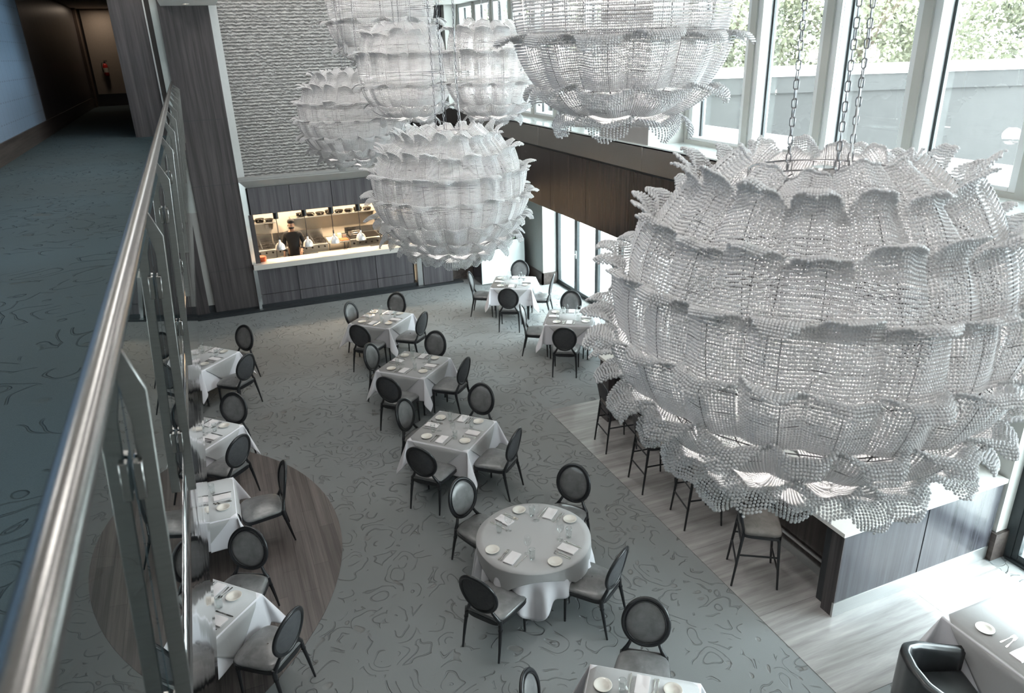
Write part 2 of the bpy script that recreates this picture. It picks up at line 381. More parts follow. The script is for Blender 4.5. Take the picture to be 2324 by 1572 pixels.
# ---------------------------------------------------------------- mesh helpers
class MB:
    def __init__(s): s.v = []; s.f = []
    def add(s, verts, faces):
        o = len(s.v); s.v += [tuple(p) for p in verts]; s.f += [tuple(i+o for i in f) for f in faces]; return s
    def box(s, x0, x1, y0, y1, z0, z1, tf=None):
        p = [(x, y, z) for z in (z0, z1) for y in (y0, y1) for x in (x0, x1)]
        if tf: p = [tf(Vector(q)) for q in p]
        return s.add(p, [(0, 2, 3, 1), (4, 5, 7, 6), (0, 1, 5, 4), (2, 6, 7, 3), (0, 4, 6, 2), (1, 3, 7, 5)])
    def prism(s, poly, axis, a, b):
        """extrude a 2D polygon along axis ('x','y','z') from a to b"""
        def P(q, t): return {'x': (t, q[0], q[1]), 'y': (q[0], t, q[1]), 'z': (q[0], q[1], t)}[axis]
        n = len(poly)
        return s.add([P(q, a) for q in poly]+[P(q, b) for q in poly],
                     [tuple(range(n))[::-1], tuple(range(n, 2*n))]+[(i, (i+1) % n, n+(i+1) % n, n+i) for i in range(n)])
    def tube(s, path, r, n=8, closed=False, cap=True, flat=1.0):
        path = [Vector(p) for p in path]; m = len(path)
        rr = r if isinstance(r, (list, tuple)) else [r]*m
        up_ = Vector((0, 0, 1)); rings = []
        prev = None
        for i, p in enumerate(path):
            a = path[(i-1) % m] if (closed or i > 0) else p
            b = path[(i+1) % m] if (closed or i < m-1) else p
            t = (b-a).normalized()
            if prev is None:
                u = up_.cross(t)
                if u.length < 1e-3: u = Vector((1, 0, 0)).cross(t)
                u.normalize()
            else:
                u = prev - t*prev.dot(t)
                if u.length < 1e-6: u = up_.cross(t)
                u.normalize()
            prev = u; w_ = t.cross(u)
            rings.append([p+(u*math.cos(2*PI*k/n)+w_*math.sin(2*PI*k/n)*flat)*rr[i] for k in range(n)])
        vs = [q for r_ in rings for q in r_]; fs = []
        for i in range(m if closed else m-1):
            j = (i+1) % m
            for k in range(n):
                l = (k+1) % n
                fs.append((i*n+k, i*n+l, j*n+l, j*n+k))
        if cap and not closed:
            fs.append(tuple(range(n))[::-1]); fs.append(tuple((m-1)*n+k for k in range(n)))
        return s.add(vs, fs)
    def cyl(s, p0, p1, r0, r1=None, n=16): return s.tube([p0, p1], [r0, r0 if r1 is None else r1], n)
    def lathe(s, prof, n=24, c=(0, 0, 0), close=False):
        c = Vector(c); vs = []; fs = []
        for (r, z) in prof:
            for k in range(n):
                a = 2*PI*k/n; vs.append(c+Vector((r*math.cos(a), r*math.sin(a), z)))
        m = len(prof)
        for i in range(m-1):
            for k in range(n):
                l = (k+1) % n; fs.append((i*n+k, i*n+l, (i+1)*n+l, (i+1)*n+k))
        if prof[0][0] > 1e-6 and close: fs.append(tuple(range(n))[::-1])
        if prof[-1][0] > 1e-6 and close: fs.append(tuple((m-1)*n+k for k in range(n)))
        return s.add(vs, fs)
    def grid(s, fn, nu, nv, wrap=False):
        vs = [fn(i/nu, j/nv) for j in range(nv+1) for i in range(nu+(0 if wrap else 1))]
        w_ = nu if wrap else nu+1; fs = []
        for j in range(nv):
            for i in range(nu):
                a = j*w_+i; b = j*w_+(i+1) % w_ if wrap else a+1
                fs.append((a, b, b+w_ if not wrap else (j+1)*w_+(i+1) % w_, a+w_))
        return s.add(vs, fs)
    def build(s, name, mat, parent=None, smooth=False, bevel=0.0, solid=0.0, seg=2, sub=0, loc=None):
        me = bpy.data.meshes.new(name); me.from_pydata([tuple(p) for p in s.v], [], s.f)
        me.validate(); me.update()
        bm = bmesh.new(); bm.from_mesh(me); bmesh.ops.recalc_face_normals(bm, faces=bm.faces); bm.to_mesh(me); bm.free()
        me.materials.append(MATS[mat])
        if smooth:
            me.polygons.foreach_set('use_smooth', [True]*len(me.polygons))
        o = bpy.data.objects.new(name, me); COL.objects.link(o)
        if parent is not None: o.parent = parent
        if loc is not None: o.location = loc
        if solid:
            md = o.modifiers.new('solid', 'SOLIDIFY'); md.thickness = solid; md.offset = 0
        if sub:
            md = o.modifiers.new('sub', 'SUBSURF'); md.levels = sub; md.render_levels = sub
        if bevel:
            md = o.modifiers.new('bevel', 'BEVEL'); md.width = bevel; md.segments = seg; md.limit_method = 'ANGLE'; md.angle_limit = math.radians(40)
        if smooth == 'auto' or (bevel and not smooth):
            me.polygons.foreach_set('use_smooth', [True]*len(me.polygons))
            try: me.set_sharp_from_angle(angle=math.radians(35))
            except Exception: pass
        return o
def empty(name, loc=(0, 0, 0), rz=0.0, label=None, cat=None, group=None):
    o = bpy.data.objects.new(name, None); COL.objects.link(o); o.location = loc; o.rotation_euler = (0, 0, rz)
    o.empty_display_size = 0.2
    tag(o, label, cat, group); return o
def tag(o, label=None, cat=None, group=None, kind=None):
    if label: o['label'] = label
    if cat: o['category'] = cat
    if group: o['group'] = group
    if kind: o['kind'] = kind
    return o
def struct(name, mb, mat, **kw):
    o = mb.build(name, mat, **kw); 
    if kw.get('parent') is None: o['kind'] = 'structure'
    return o
def copy_tree(o, parent=None):
    c = o.copy(); COL.objects.link(c)
    if parent is not None: c.parent = parent
    for ch in [x for x in KIDS.get(o.name, [])]: copy_tree(ch, c)
    return c
KIDS = {}
def index_kids():
    KIDS.clear()
    for o in bpy.data.objects:
        if o.parent: KIDS.setdefault(o.parent.name, []).append(o)
def B(x0, x1, y0, y1, z0, z1): return MB().box(x0, x1, y0, y1, z0, z1)

# ================================================================ THE ROOM
YB = 17.9          # kitchen wall plane
MZ = 4.21          # mezzanine floor
CEIL = 9.4
XW = 6.3           # upper window plane
XD = 7.97          # lower glass door plane
def rail_plane(y, h):   # outward leaning balustrade plane, h = depth below camera
    return -0.18-0.006*y-0.075*h

# floors
struct('floor', B(-7, 8.4, -5, 21.3, -0.12, 0.0), 'carpet')
t = struct('floor_travertine', B(4.65, 7.66, 3.54, 10.1, -0.02, 0.004), 'travertine')
mb = MB(); n = 96
ring = [(-2.64+3.437*math.cos(2*PI*k/n), 8.468+3.437*math.sin(2*PI*k/n)) for k in range(n)]
mb.prism(ring, 'z', -0.02, 0.006)
struct('floor_round_planks', mb, 'platform_planks')

# kitchen wall: column panel, plank strip, opening
struct('wall_kitchen_column', MB().box(-0.42, 0.56, YB, YB+0.35, 0.12, 7.4), 'dark_veneer', bevel=0.003)
mb = MB()
for z in (1.10, 3.07, 4.48): mb.box(-0.425, 0.565, YB-0.002, YB+0.01, z-0.004, z+0.004)
struct('trim_column_joints', mb, 'black_base')
struct('wall_kitchen_left', B(-7, -0.56, YB, YB+0.35, 0.12, 2.5), 'dark_veneer')
struct('trim_left_strip', B(-0.56, -0.42, YB+0.03, YB+0.3, 0.30, 2.5), 'edge_paint_grey')
struct('baseboard_left_strip', B(-0.56, -0.42, YB+0.05, YB+0.3, 0.04, 0.30), 'black_base')
struct('baseboard_kitchen', B(-7, 5.75, YB-0.12, YB+0.3, 0.0, 0.045), 'black_base')
struct('baseboard_kitchen_recess', B(-7, 5.0, YB+0.04, YB+0.3, 0.0, 0.13), 'black_base')
# upper relief wall, framed
struct('wall_relief', B(0.70, 4.75, YB+0.10, YB+0.35, 3.12, 9.4), 'wave_relief')
struct('wall_upper_right', B(4.75, 6.45, 19.0, 19.2, 3.0, 9.4), 'dark_veneer')
struct('wall_upper_return', B(4.68, 4.75, YB+0.1, 19.0, 3.12, 9.4), 'dark_veneer')
struct('trim_relief_edge', MB().prism([(0.56, YB), (0.72, YB+0.10), (0.72, YB+0.3), (0.56, YB+0.3)], 'z', 3.10, 7.4), 'edge_paint_grey')
struct('trim_head_ledge', B(0.56, 4.75, YB-0.02, YB+0.2, 3.135, 3.19), 'edge_paint_grey')
mb = MB()   # splayed steel surround of the opening: left jamb and head
mb.add([(0.56, YB-0.02, 0.05), (0.56, YB-0.02, 3.10), (0.72, YB+0.12, 2.92), (0.72, YB+0.12, 0.05), (0.56, YB+0.2, 0.05), (0.56, YB+0.2, 3.10)],
       [(0, 1, 2, 3), (0, 4, 5, 1)])
struct('trim_opening_jamb', mb, 'stainless')
mb = MB(); mb.prism([(YB-0.02, 3.10), (YB+0.12, 2.92), (YB+0.2, 2.92), (YB+0.2, 3.13), (YB-0.02, 3.13)], 'x', 0.56, 5.72)
struct('trim_opening_head', mb, 'edge_paint_grey')
def panels(name, xs, z0, z1, y, mat, gap=0.006):
    mb = MB()
    for a, b in zip(xs[:-1], xs[1:]): mb.box(a+gap, b-gap, y, y+0.04, z0+gap, z1-gap)
    return struct(name, mb, mat, bevel=0.002, seg=1)
PX = [0.58, 1.56, 2.54, 3.50, 4.46]
panels('wall_below_counter', PX, 0.37, 1.03, YB+0.06, 'grey_veneer')
panels('baseboard_panels', PX, 0.05, 0.37, YB+0.06, 'grey_veneer')
panels('wall_above_opening', [0.72, 1.65, 2.62, 3.60, 4.60], 2.30, 2.93, YB+0.08, 'grey_veneer')
struct('wall_kitchen_lower_core', B(0.56, 4.5, YB+0.10, YB+0.30, 0.0, 1.03), 'black_base')
struct('wall_kitchen_upper_core', B(0.56, 5.75, YB+0.12, YB+0.30, 2.31, 3.12), 'black_base')
struct('wall_opening_left_cheek', B(0.56, 0.76, YB+0.06, YB+0.34, 1.03, 2.31), 'dark_veneer')
struct('wall_right_of_opening', B(4.55, 4.68, YB-0.01, YB+0.3, 0.05, 3.12), 'stainless_soft')
struct('wall_side_panel', MB().box(4.70, 5.50, YB-0.02, YB+0.3, 0.05, 3.12), 'grey_veneer', bevel=0.003)
struct('wall_back_right', B(5.50, 7.70, YB+0.18, YB+0.34, 0.0, 3.12), 'off_white_wall')
struct('baseboard_back_right', B(5.50, 7.70, YB+0.12, YB+0.18, 0.04, 0.33), 'base_veneer')
struct('trim_pass_shelf', MB().box(0.58, 4.60, YB-0.10, YB+0.36, 1.03, 1.155), 'quartz_counter', bevel=0.004)

# kitchen room behind
struct('wall_kitchen_back', B(-0.5, 6.2, 21.25, 21.4, 0, 3.0), 'kitchen_wall')
struct('wall_kitchen_side_left', B(-0.6, -0.5, 18.3, 21.4, 0, 3.0), 'kitchen_wall')
struct('wall_kitchen_side_right', B(6.1, 6.2, 18.4, 21.4, 0, 3.0), 'kitchen_wall')
struct('ceiling_kitchen', B(-0.6, 6.2, 18.25, 21.4, 2.9, 3.0), 'ceiling_paint')

# corridor pier, gap and glass beside the column at balcony level
struct('wall_corridor_pier', MB().box(-1.32, -0.68, YB, YB+0.5, MZ, 7.4), 'dark_veneer', bevel=0.003)
struct('trim_pier_edge', B(-0.68, -0.655, YB-0.02, YB+0.3, MZ, 7.4), 'stainless_soft')
struct('wall_pier_gap', B(-0.655, -0.56, YB+0.05, YB+0.3, 2.5, 7.4), 'dark_door')
struct('wall_beside_column', B(-0.56, -0.42, YB+0.03, YB+0.3, 2.5, 7.4), 'grey_green_wall')

# mezzanine
mb = MB()
def rp(y, h, d=0.0): return (rail_plane(y, h)+d, y, CAM_H-h)
y0, y1 = -4.0, YB
mb.add([(-7, y0, MZ), rp(y0, 1.55, -0.03), rp(y1, 1.55, -0.03), (-7, y1, MZ), (-7, y0, 2.5), rp(y0, 3.26, -0.03), rp(y1, 3.26, -0.03), (-7, y1, 2.5)],
       [(0, 1, 2, 3), (4, 7, 6, 5), (0, 4, 5, 1), (1, 5, 6, 2), (2, 6, 7, 3), (3, 7, 4, 0)])
struct('floor_mezzanine', mb, 'mezzanine_carpet')
struct('floor_corridor', B(-7, -0.7, YB, 33, 3.9, MZ), 'mezzanine_carpet')
mb = MB()
mb.grid(lambda u, v: Vector(rp(y0+(y1-y0)*u, 1.605+1.70*v, 0.0)), 80, 6)
struct('trim_balcony_fascia', mb, 'polished_fascia', smooth=True, solid=0.003)
# left wall of the walkway (runs very slightly outwards) with deep skirting
def wl(y, d=0.0): return -2.82-0.0175*y+d
def slab_wall(ya, yb, z0, z1, d=0.0, th=0.12):
    m = MB(); m.prism([(wl(ya, d), ya), (wl(yb, d), yb), (wl(yb, d)-th, yb), (wl(ya, d)-th, ya)], 'z', z0, z1); return m
struct('wall_left', slab_wall(-4, 19.8, MZ, 7.4, -0.03), 'blue_wallcovering')
struct('baseboard_left', slab_wall(-4, 31.0, MZ, MZ+0.33, 0.0, 0.14), 'base_veneer')
struct('wall_left_corridor', slab_wall(19.8, 31.0, MZ, 7.4, -0.02), 'dark_veneer')
struct('wall_corridor_end', B(-3.9, -0.6, 31.2, 31.4, MZ, 7.4), 'dark_door')
struct('wall_corridor_right', B(-1.0, -0.85, YB+0.5, 31.2, MZ, 7.4), 'dark_veneer')
struct('trim_corridor_frame', B(-3.42, -3.28, 30.6, 31.2, MZ, 7.4), 'door_trim')
struct('wall_alcove', B(-3.20, -2.2, 31.14, 31.2, 4.62, 7.4), 'beige_wall')
struct('ceiling_mezzanine', B(-7, -1.5, -4, 33, 7.4, 7.5), 'ceiling_paint')
struct('ceiling_corridor', B(-1.5, -0.6, YB+0.3, 33, 7.4, 7.5), 'ceiling_paint')
struct('ceiling_ledge', B(-0.36, 0.70, 14.5, YB, 6.74, 7.1), 'ceiling_paint')

# right side: bulkhead over the lower glass doors, steel band, sill and window wall
struct('wall_bulkhead_core', B(5.72, 8.1, -4, 18.1, 2.98, 4.40), 'off_white_wall')
mb = MB(); ys = [19.0-1.37*k for k in range(18)]
for a, b in zip(ys[1:], ys[:-1]): mb.box(5.685, 5.72, a+0.005, b-0.005, 2.96, 4.03)
struct('wall_bulkhead_panels', mb, 'bulkhead_veneer', bevel=0.002, seg=1)
struct('trim_bulkhead_shadow', B(5.70, 5.73, -4, 18.0, 4.02, 4.07), 'black_base')
mb = MB()
for a, b in zip([-4, 1.9, 5.5, 9.05, 12.6, 16.1], [1.9, 5.5, 9.05, 12.6, 16.1, 19.0]): mb.box(5.66, 5.72, a+0.002, b-0.002, 4.065, 4.42)
struct('trim_steel_band', mb, 'bronze_steel', bevel=0.003, seg=1)
struct('trim_window_sill', B(5.66, XW+0.15, -4, 19.0, 4.40, 4.435), 'white_gloss')
# piers between window groups
def pier(nm, y0, y1):
    struct(nm, B(5.69, XW+0.25, y0+0.01, y1, 4.435, 6.75), 'edge_paint_grey'); struct(nm+'_return', B(5.69, XW+0.25, y0, y0+0.01, 4.435, 6.75), 'off_white_wall')
pier('wall_window_pier', 8.95, 10.35)
struct('wall_window_end', B(5.95, XW+0.25, 18.75, 19.0, 4.435, 6.75), 'off_white_wall')
struct('wall_window_near', B(XW-0.1, XW+0.25, -4, -3.2, 4.435, 6.75), 'off_white_wall')
struct('ceiling_soffit_right', B(4.85, 6.7, -4, 19.1, 6.75, 7.05), 'ceiling_paint')
struct('trim_soffit_face', B(4.83, 4.86, -4, 19.1, 6.72, 7.35), 'soffit_grey')
struct('eave_sun_block', B(6.7, 8.6, -6, 21, 6.75, 7.0), 'concrete')  # unseen overhang added to keep the sun out of the upper windows
struct('ceiling', B(-7, 6.7, -5, 19.2, CEIL, CEIL+0.2), 'ceiling_paint')
struct('wall_upper_right_clerestory', B(4.7, 4.83, -5, 19.1, 7.35, CEIL), 'soffit_grey')
struct('wall_behind', B(-7, 8.4, -5.2, -5, -0.1, CEIL), 'off_white_wall')
struct('wall_far_left', B(-7.2, -7, -5, 33, -0.1, CEIL), 'off_white_wall')
struct('wall_upper_back_left', B(-7, 0.60, YB, YB+0.3, 7.4, CEIL), 'off_white_wall')
struct('floor_underside_wall', B(-7, -6.9, -5, YB, 0, 2.5), 'dark_veneer')

# upper windows
WN = [0]
def window(ya, yb, mull=0.27, z0=4.435, z1=6.75, x=XW):
    """one bay: white inner frame, grey face, glass"""
    WN[0] += 1
    e = empty('window_%d' % WN[0], (x, (ya+yb)/2, z0)); e['kind'] = 'structure'
    m = MB(); hy = (yb-ya)/2
    m.box(-0.02, 0.20, -hy, -hy+mull*0.5, 0, z1-z0); m.box(-0.02, 0.20, hy-mull*0.5, hy, 0, z1-z0)
    m.box(-0.02, 0.20, -hy+mull*0.5, hy-mull*0.5, 0, 0.09); m.box(-0.02, 0.20, -hy+mull*0.5, hy-mull*0.5, z1-z0-0.08, z1-z0)
    m.build('window_frame', 'window_frame_white', e, bevel=0.004, seg=1)
    m = MB()
    m.box(-0.045, -0.02, -hy, -hy+0.05, 0, z1-z0); m.box(-0.045, -0.02, hy-0.05, hy, 0, z1-z0); m.box(-0.045, -0.02, -hy+0.05, hy-0.05, 0, 0.05)
    m.build('frame_face', 'window_frame_grey', e)
    m = MB()
    m.box(0.12, 0.15, -hy+mull*0.5, -hy+mull*0.5+0.03, 0.09, z1-z0-0.08); m.box(0.12, 0.15, hy-mull*0.5-0.03, hy-mull*0.5, 0.09, z1-z0-0.08)
    m.build('gasket', 'black_frame', e)
    B(0.13, 0.136, -hy+mull*0.5, hy-mull*0.5, 0.09, z1-z0-0.08).build('pane', 'window_glass', e)
big = [8.92, 7.66, 6.46, 5.28, 4.08, 2.88, 1.68, 0.48, -0.72, -1.92, -3.12]
for a, b in zip(big[1:], big[:-1]): window(a, b, 0.26)
sm = [18.72, 17.55, 16.4, 15.3, 14.2, 13.15, 12.12, 11.2, 10.38]
for a, b in zip(sm[1:], sm[:-1]): window(a, b, 0.30)
# grey pier flank seen right of the small windows is the pier itself; its return has a lighter colour

# lower level right side
struct('wall_pillar_far', B(7.54, 8.1, 16.62, 18.1, 0, 2.98), 'grey_green_wall')
struct('wall_pillar_face', B(7.54, 7.93, 16.60, 16.62, 0.30, 2.98), 'off_white_wall')
struct('baseboard_pillar', MB().box(7.50, 7.54, 16.56, 18.08, 0, 0.31).box(7.50, 7.93, 16.56, 16.62, 0, 0.31), 'base_veneer')
struct('wall_right_lower', B(7.93, 8.1, 4.8, 11.36, 0, 2.98), 'off_white_wall')
struct('baseboard_right_lower', B(7.89, 7.93, 4.8, 11.36, 0, 0.31), 'base_veneer')
struct('wall_pillar_near', B(7.74, 8.1, 4.42, 4.9, 0.36, 2.98), 'off_white_wall')
struct('baseboard_pillar_near', MB().box(7.70, 8.12, 4.38, 4.95, 0, 0.37), 'base_veneer')
DN = [0]
def glass_door(ya, yb, x=XD, dashes=True, handle=False):
    DN[0] += 1
    e = empty('door_%d' % DN[0], (x, (ya+yb)/2, 0)); e['kind'] = 'structure'
    hy = (yb-ya)/2; m = MB()
    m.box(-0.04, 0.04, -hy, -hy+0.07, 0.03, 2.95); m.box(-0.04, 0.04, hy-0.07, hy, 0.03, 2.95)
    m.box(-0.04, 0.04, -hy+0.07, hy-0.07, 0.03, 0.12); m.box(-0.04, 0.04, -hy+0.07, hy-0.07, 2.84, 2.95)
    m.build('door_frame', 'black_frame', e, bevel=0.004, seg=1)
    B(-0.004, 0.004, -hy+0.07, hy-0.07, 0.12, 2.84).build('pane', 'window_glass', e)
    if dashes:
        m = MB(); k = 7
        for i in range(k):
            c = -hy+0.12+(2*hy-0.24)*(i+0.5)/k
            m.box(-0.008, -0.004, c-0.035, c+0.035, 1.44, 1.455)
        m.build('safety_marks', 'window_frame_grey', e)
    if handle:
        m = MB(); m.tube([(-0.04, hy-0.03, 1.02), (-0.09, hy-0.03, 1.02), (-0.09, hy-0.14, 1.02)], 0.012, 8); m.box(-0.05, -0.04, hy-0.06, hy-0.005, 0.92, 1.12)
        m.build('door_handle', 'stainless', e)
ds = [16.58, 15.53, 14.48, 13.43, 12.38, 11.36]
for i, (a, b) in enumerate(zip(ds[1:], ds[:-1])): glass_door(a, b, handle=(i == 1))
dn = [4.30, 3.25, 2.20, 1.15, 0.10, -0.95, -2.0]
for i, (a, b) in enumerate(zip(dn[1:], dn[:-1])): glass_door(a, b)
struct('wall_right_behind', B(7.93, 8.1, -5, -2.0, 0, 2.98), 'off_white_wall')
struct('trim_door_jamb', B(7.92, 8.05, 16.58, 16.62, 0, 2.98), 'black_frame')
struct('trim_door_jamb_near', B(7.92, 8.05, 4.30, 4.42, 0, 2.98), 'black_frame')
struct('trim_door_track', MB().box(7.90, 8.04, 11.36, 16.6, 0, 0.03).box(7.90, 8.04, -2, 4.35, 0, 0.03), 'black_frame')

# outside: terrace, parapet, neighbouring wall
struct('terrace_floor', B(8.1, 22, -12, 30, -0.15, -0.02), 'terrace_paving')
struct('terrace_parapet', MB().box(13.8, 14.1, -12, 30, -0.1, 1.15), 'white_cap')
f2 = Vector((math.sin(PSI), math.cos(PSI), 0)); r2 = Vector((math.cos(PSI), -math.sin(PSI), 0))
def vw(name, d0, d1, l0, l1, z0, z1, mat):
    m = MB(); m.box(l0, l1, d0, d1, z0, z1, tf=lambda q: r2*q.x+f2*q.y+Vector((0, 0, q.z)))
    return struct(name, m, mat)
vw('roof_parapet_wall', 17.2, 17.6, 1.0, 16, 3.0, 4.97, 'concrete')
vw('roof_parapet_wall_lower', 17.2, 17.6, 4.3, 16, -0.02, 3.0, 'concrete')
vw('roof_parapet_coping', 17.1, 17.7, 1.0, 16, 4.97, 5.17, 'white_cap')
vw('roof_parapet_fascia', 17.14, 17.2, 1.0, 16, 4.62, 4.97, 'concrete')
# ================================================================ BALCONY RAILING
rail = empty('balcony_railing', (-0.3, 7.0, MZ), 0, 'stainless and glass balcony railing running along the dark carpeted walkway', 'railing')
def loc_(p): return (p[0]+0.3, p[1]-7.0, p[2]-MZ)
rail_pts = [(-0.212-0.0115*y, y, CAM_H-0.48) for y in np.linspace(-1.0, 17.85, 24)]
m = MB(); m.tube([loc_(p) for p in rail_pts], 0.026, 20); m.build('handrail', 'rail_steel', rail, smooth=True)
m = MB(); m.tube([loc_((p[0], p[1], p[2]-0.028)) for p in rail_pts], 0.009, 8); m.build('rail_channel', 'stainless_soft', rail, smooth=True)
posts_y = [0.05+1.43*k for k in range(13)]
for y in posts_y:
    def P(h, d): return (rail_plane(y, h)+d, CAM_H-h)
    xr = -0.212-0.0115*y
    poly = [(xr-0.012, CAM_H-0.50), (xr+0.012, CAM_H-0.50), P(0.60, 0.047), P(1.66, 0.047), P(1.66, 0.012), P(0.66, 0.012)]
    m = MB(); m.prism([(a+0.3, b-MZ) for a, b in poly], 'y', y-7.0-0.006, y-7.0+0.006)
    m.build('post', 'post_steel', rail, bevel=0.0015, seg=1)
    for h in (0.74, 1.38):
        a, b = P(h, 0.0), P(h+0.085, 0.0)
        for s_ in (-1, 1):
            q = MB(); 
            q.prism([(a[0]+0.3+0.004, a[1]-MZ), (b[0]+0.3+0.004, b[1]-MZ), (b[0]+0.3+0.022, b[1]-MZ), (a[0]+0.3+0.022, a[1]-MZ)], 'y', y-7.0+s_*0.008, y-7.0+s_*0.032)
            q.build('glass_clamp', 'rail_steel', rail, bevel=0.002, seg=1)
for ya, yb in zip(posts_y[:-1], posts_y[1:]):
    m = MB(); m.grid(lambda u, v: Vector(loc_(rp(ya+0.012+(yb-ya-0.024)*u, 0.56+1.04*v, 0.0))), 1, 1)
    m.build('glass_panel', 'balustrade_glass', rail)
m = MB(); m.grid(lambda u, v: Vector(loc_(rp(-1.0+(1.05-0.012)*u, 0.56+1.04*v, 0.0))), 1, 1); m.build('glass_panel', 'balustrade_glass', rail)

# ================================================================ CHAIRS
def make_chair():
    """oval backed dining chair. origin on the floor under the seat, faces +y"""
    t = empty('dining_chair')
    W, D, SH = 0.245, 0.235, 0.43
    def outline(u, grow=0.0):     # seat plan, u 0..1 around
        a = 2*PI*u; c, s_ = math.cos(a), math.sin(a)
        ex = 0.42
        x = (W+grow)*math.copysign(abs(c)**ex, c); y = (D+grow)*math.copysign(abs(s_)**ex, s_)
        x *= 1.0 + 0.10*(y/D); y += 0.022*math.cos(PI*x/(2.4*W)) if y > 0 else 0
        return x, y
    n = 48
    m = MB()      # upholstered seat: crowned cushion
    def seat(u, v):
        g = [(-0.004, 0.455), (0.006, 0.470), (0.006, 0.487), (-0.012, 0.503), (-0.05, 0.513), (-0.12, 0.520), (-0.20, 0.523), (-0.236, 0.524)]
        k = min(int(v*7), 6); f = v*7-k
        gg = g[k][0]*(1-f)+g[k+1][0]*f; z = g[k][1]*(1-f)+g[k+1][1]*f
        x, y = outline(u, 0); sc_ = (W+gg)/W
        return Vector((x*sc_, y*sc_, z-0.0125*abs(y*sc_/D)**2+0.006*math.cos(3*x*sc_/W)))
    m.grid(seat, n, 14, wrap=True); m.build('seat', 'grey_leather', t, smooth=True)
    m = MB()      # seat rail
    def railf(u, v):
        prof = [(0.0, 0.458), (0.012, 0.455), (0.012, 0.41), (0.004, 0.402), (-0.02, 0.402), (-0.02, 0.44)]
        k = min(int(v*5+1e-6), 5); g, z = prof[k]
        x, y = outline(u, g); 
        if v > 0.3 and v < 0.9: z += 0.018*math.cos(2*PI*u*2)*0.5
        return Vector((x, y, z))
    m.grid(railf, n, 5, wrap=True); m.build('seat_frame', 'charcoal_lacquer', t, smooth='auto')
    # front turned legs
    for sx in (-1, 1):
        m = MB(); prof = [(0.001, 0.0), (0.011, 0.0), (0.012, 0.03), (0.0145, 0.04), (0.012, 0.05), (0.019, 0.33), (0.021, 0.345), (0.015, 0.352), (0.024, 0.362), (0.024, 0.372), (0.017, 0.38), (0.026, 0.39), (0.027, 0.44)]
        m.lathe(prof, 14, (0, 0, 0), close=True)
        o = m.build('leg', 'charcoal_lacquer', t, smooth='auto'); o.location = (sx*0.225, 0.205, 0); o.rotation_euler = (0.02, 0, 0)
    # rear legs, splayed back, turned collar
    for sx in (-1, 1):
        p = [(sx*0.222, -0.305, 0.0), (sx*0.220, -0.280, 0.12), (sx*0.215, -0.252, 0.26), (sx*0.208, -0.228, 0.37), (sx*0.205, -0.222, 0.40), (sx*0.204, -0.218, 0.47)]
        m = MB(); m.tube(p, [0.011, 0.014, 0.018, 0.020, 0.024, 0.020], 12); m.tube([(sx*0.210, -0.232, 0.350), (sx*0.2095, -0.231, 0.362)], 0.0245, 12)
        m.build('leg', 'charcoal_lacquer', t, smooth='auto')
    # back: oval ring, stiles, pads
    CZ, A_, B_ = 0.775, 0.208, 0.232
    lean = 0.20
    def bk(x, z, d=0.0): # point on leaning, slightly dished back plane
        return Vector((x, -0.245-lean*(z-0.47)+0.10*(x*x)/(A_*A_)*0.25 + d, z+d*lean))
    m = MB()
    pts = [bk(A_*math.cos(2*PI*k/48), CZ+B_*math.sin(2*PI*k/48)) for k in range(48)]
    m.tube(pts, 0.0215, 12, closed=True, flat=0.85)
    for sx in (-1, 1):
        a = math.radians(-52)
        q = [bk(sx*A_*math.cos(a), CZ+B_*math.sin(a)), bk(sx*0.140, 0.555), bk(sx*0.160, 0.515), Vector((sx*0.192, -0.228, 0.465)), Vector((sx*0.205, -0.220, 0.42))]
        m.tube(q, [0.015, 0.017, 0.019, 0.022, 0.022], 12)
    m.build('back_frame', 'charcoal_lacquer', t, smooth=True)
    m = MB()
    pts = [bk((A_-0.022)*math.cos(2*PI*k/40), CZ+(B_-0.022)*math.sin(2*PI*k/40), 0.016) for k in range(40)]
    m.tube(pts, 0.006, 8, closed=True); m.build('back_bead', 'charcoal_lacquer', t, smooth=True)
    m = MB()      # front pad
    def pad(sign, thick):
        def fn(u, v):
            a = 2*PI*u; r = 1-v
            x = (A_-0.018)*r*math.cos(a); z = CZ+(B_-0.018)*r*math.sin(a)
            return bk(x, z, sign*thick*(1-r**3.5)+sign*0.002)
        return fn
    m.grid(pad(1, 0.030), 40, 9, wrap=True); m.build('backrest', 'grey_leather', t, smooth=True)
    m = MB(); m.grid(pad(-1, 0.012), 40, 6, wrap=True); m.build('back_panel', 'back_fabric', t, smooth=True)
    m = MB()      # lower upholstery tail behind the seat
    m.grid(lambda u, v: Vector(((u-0.5)*0.37, -0.236-0.004*math.sin(PI*v), 0.452+0.045*v)), 8, 4); m.build('seat_tail', 'grey_leather', t, smooth=True, solid=0.006)
    return t
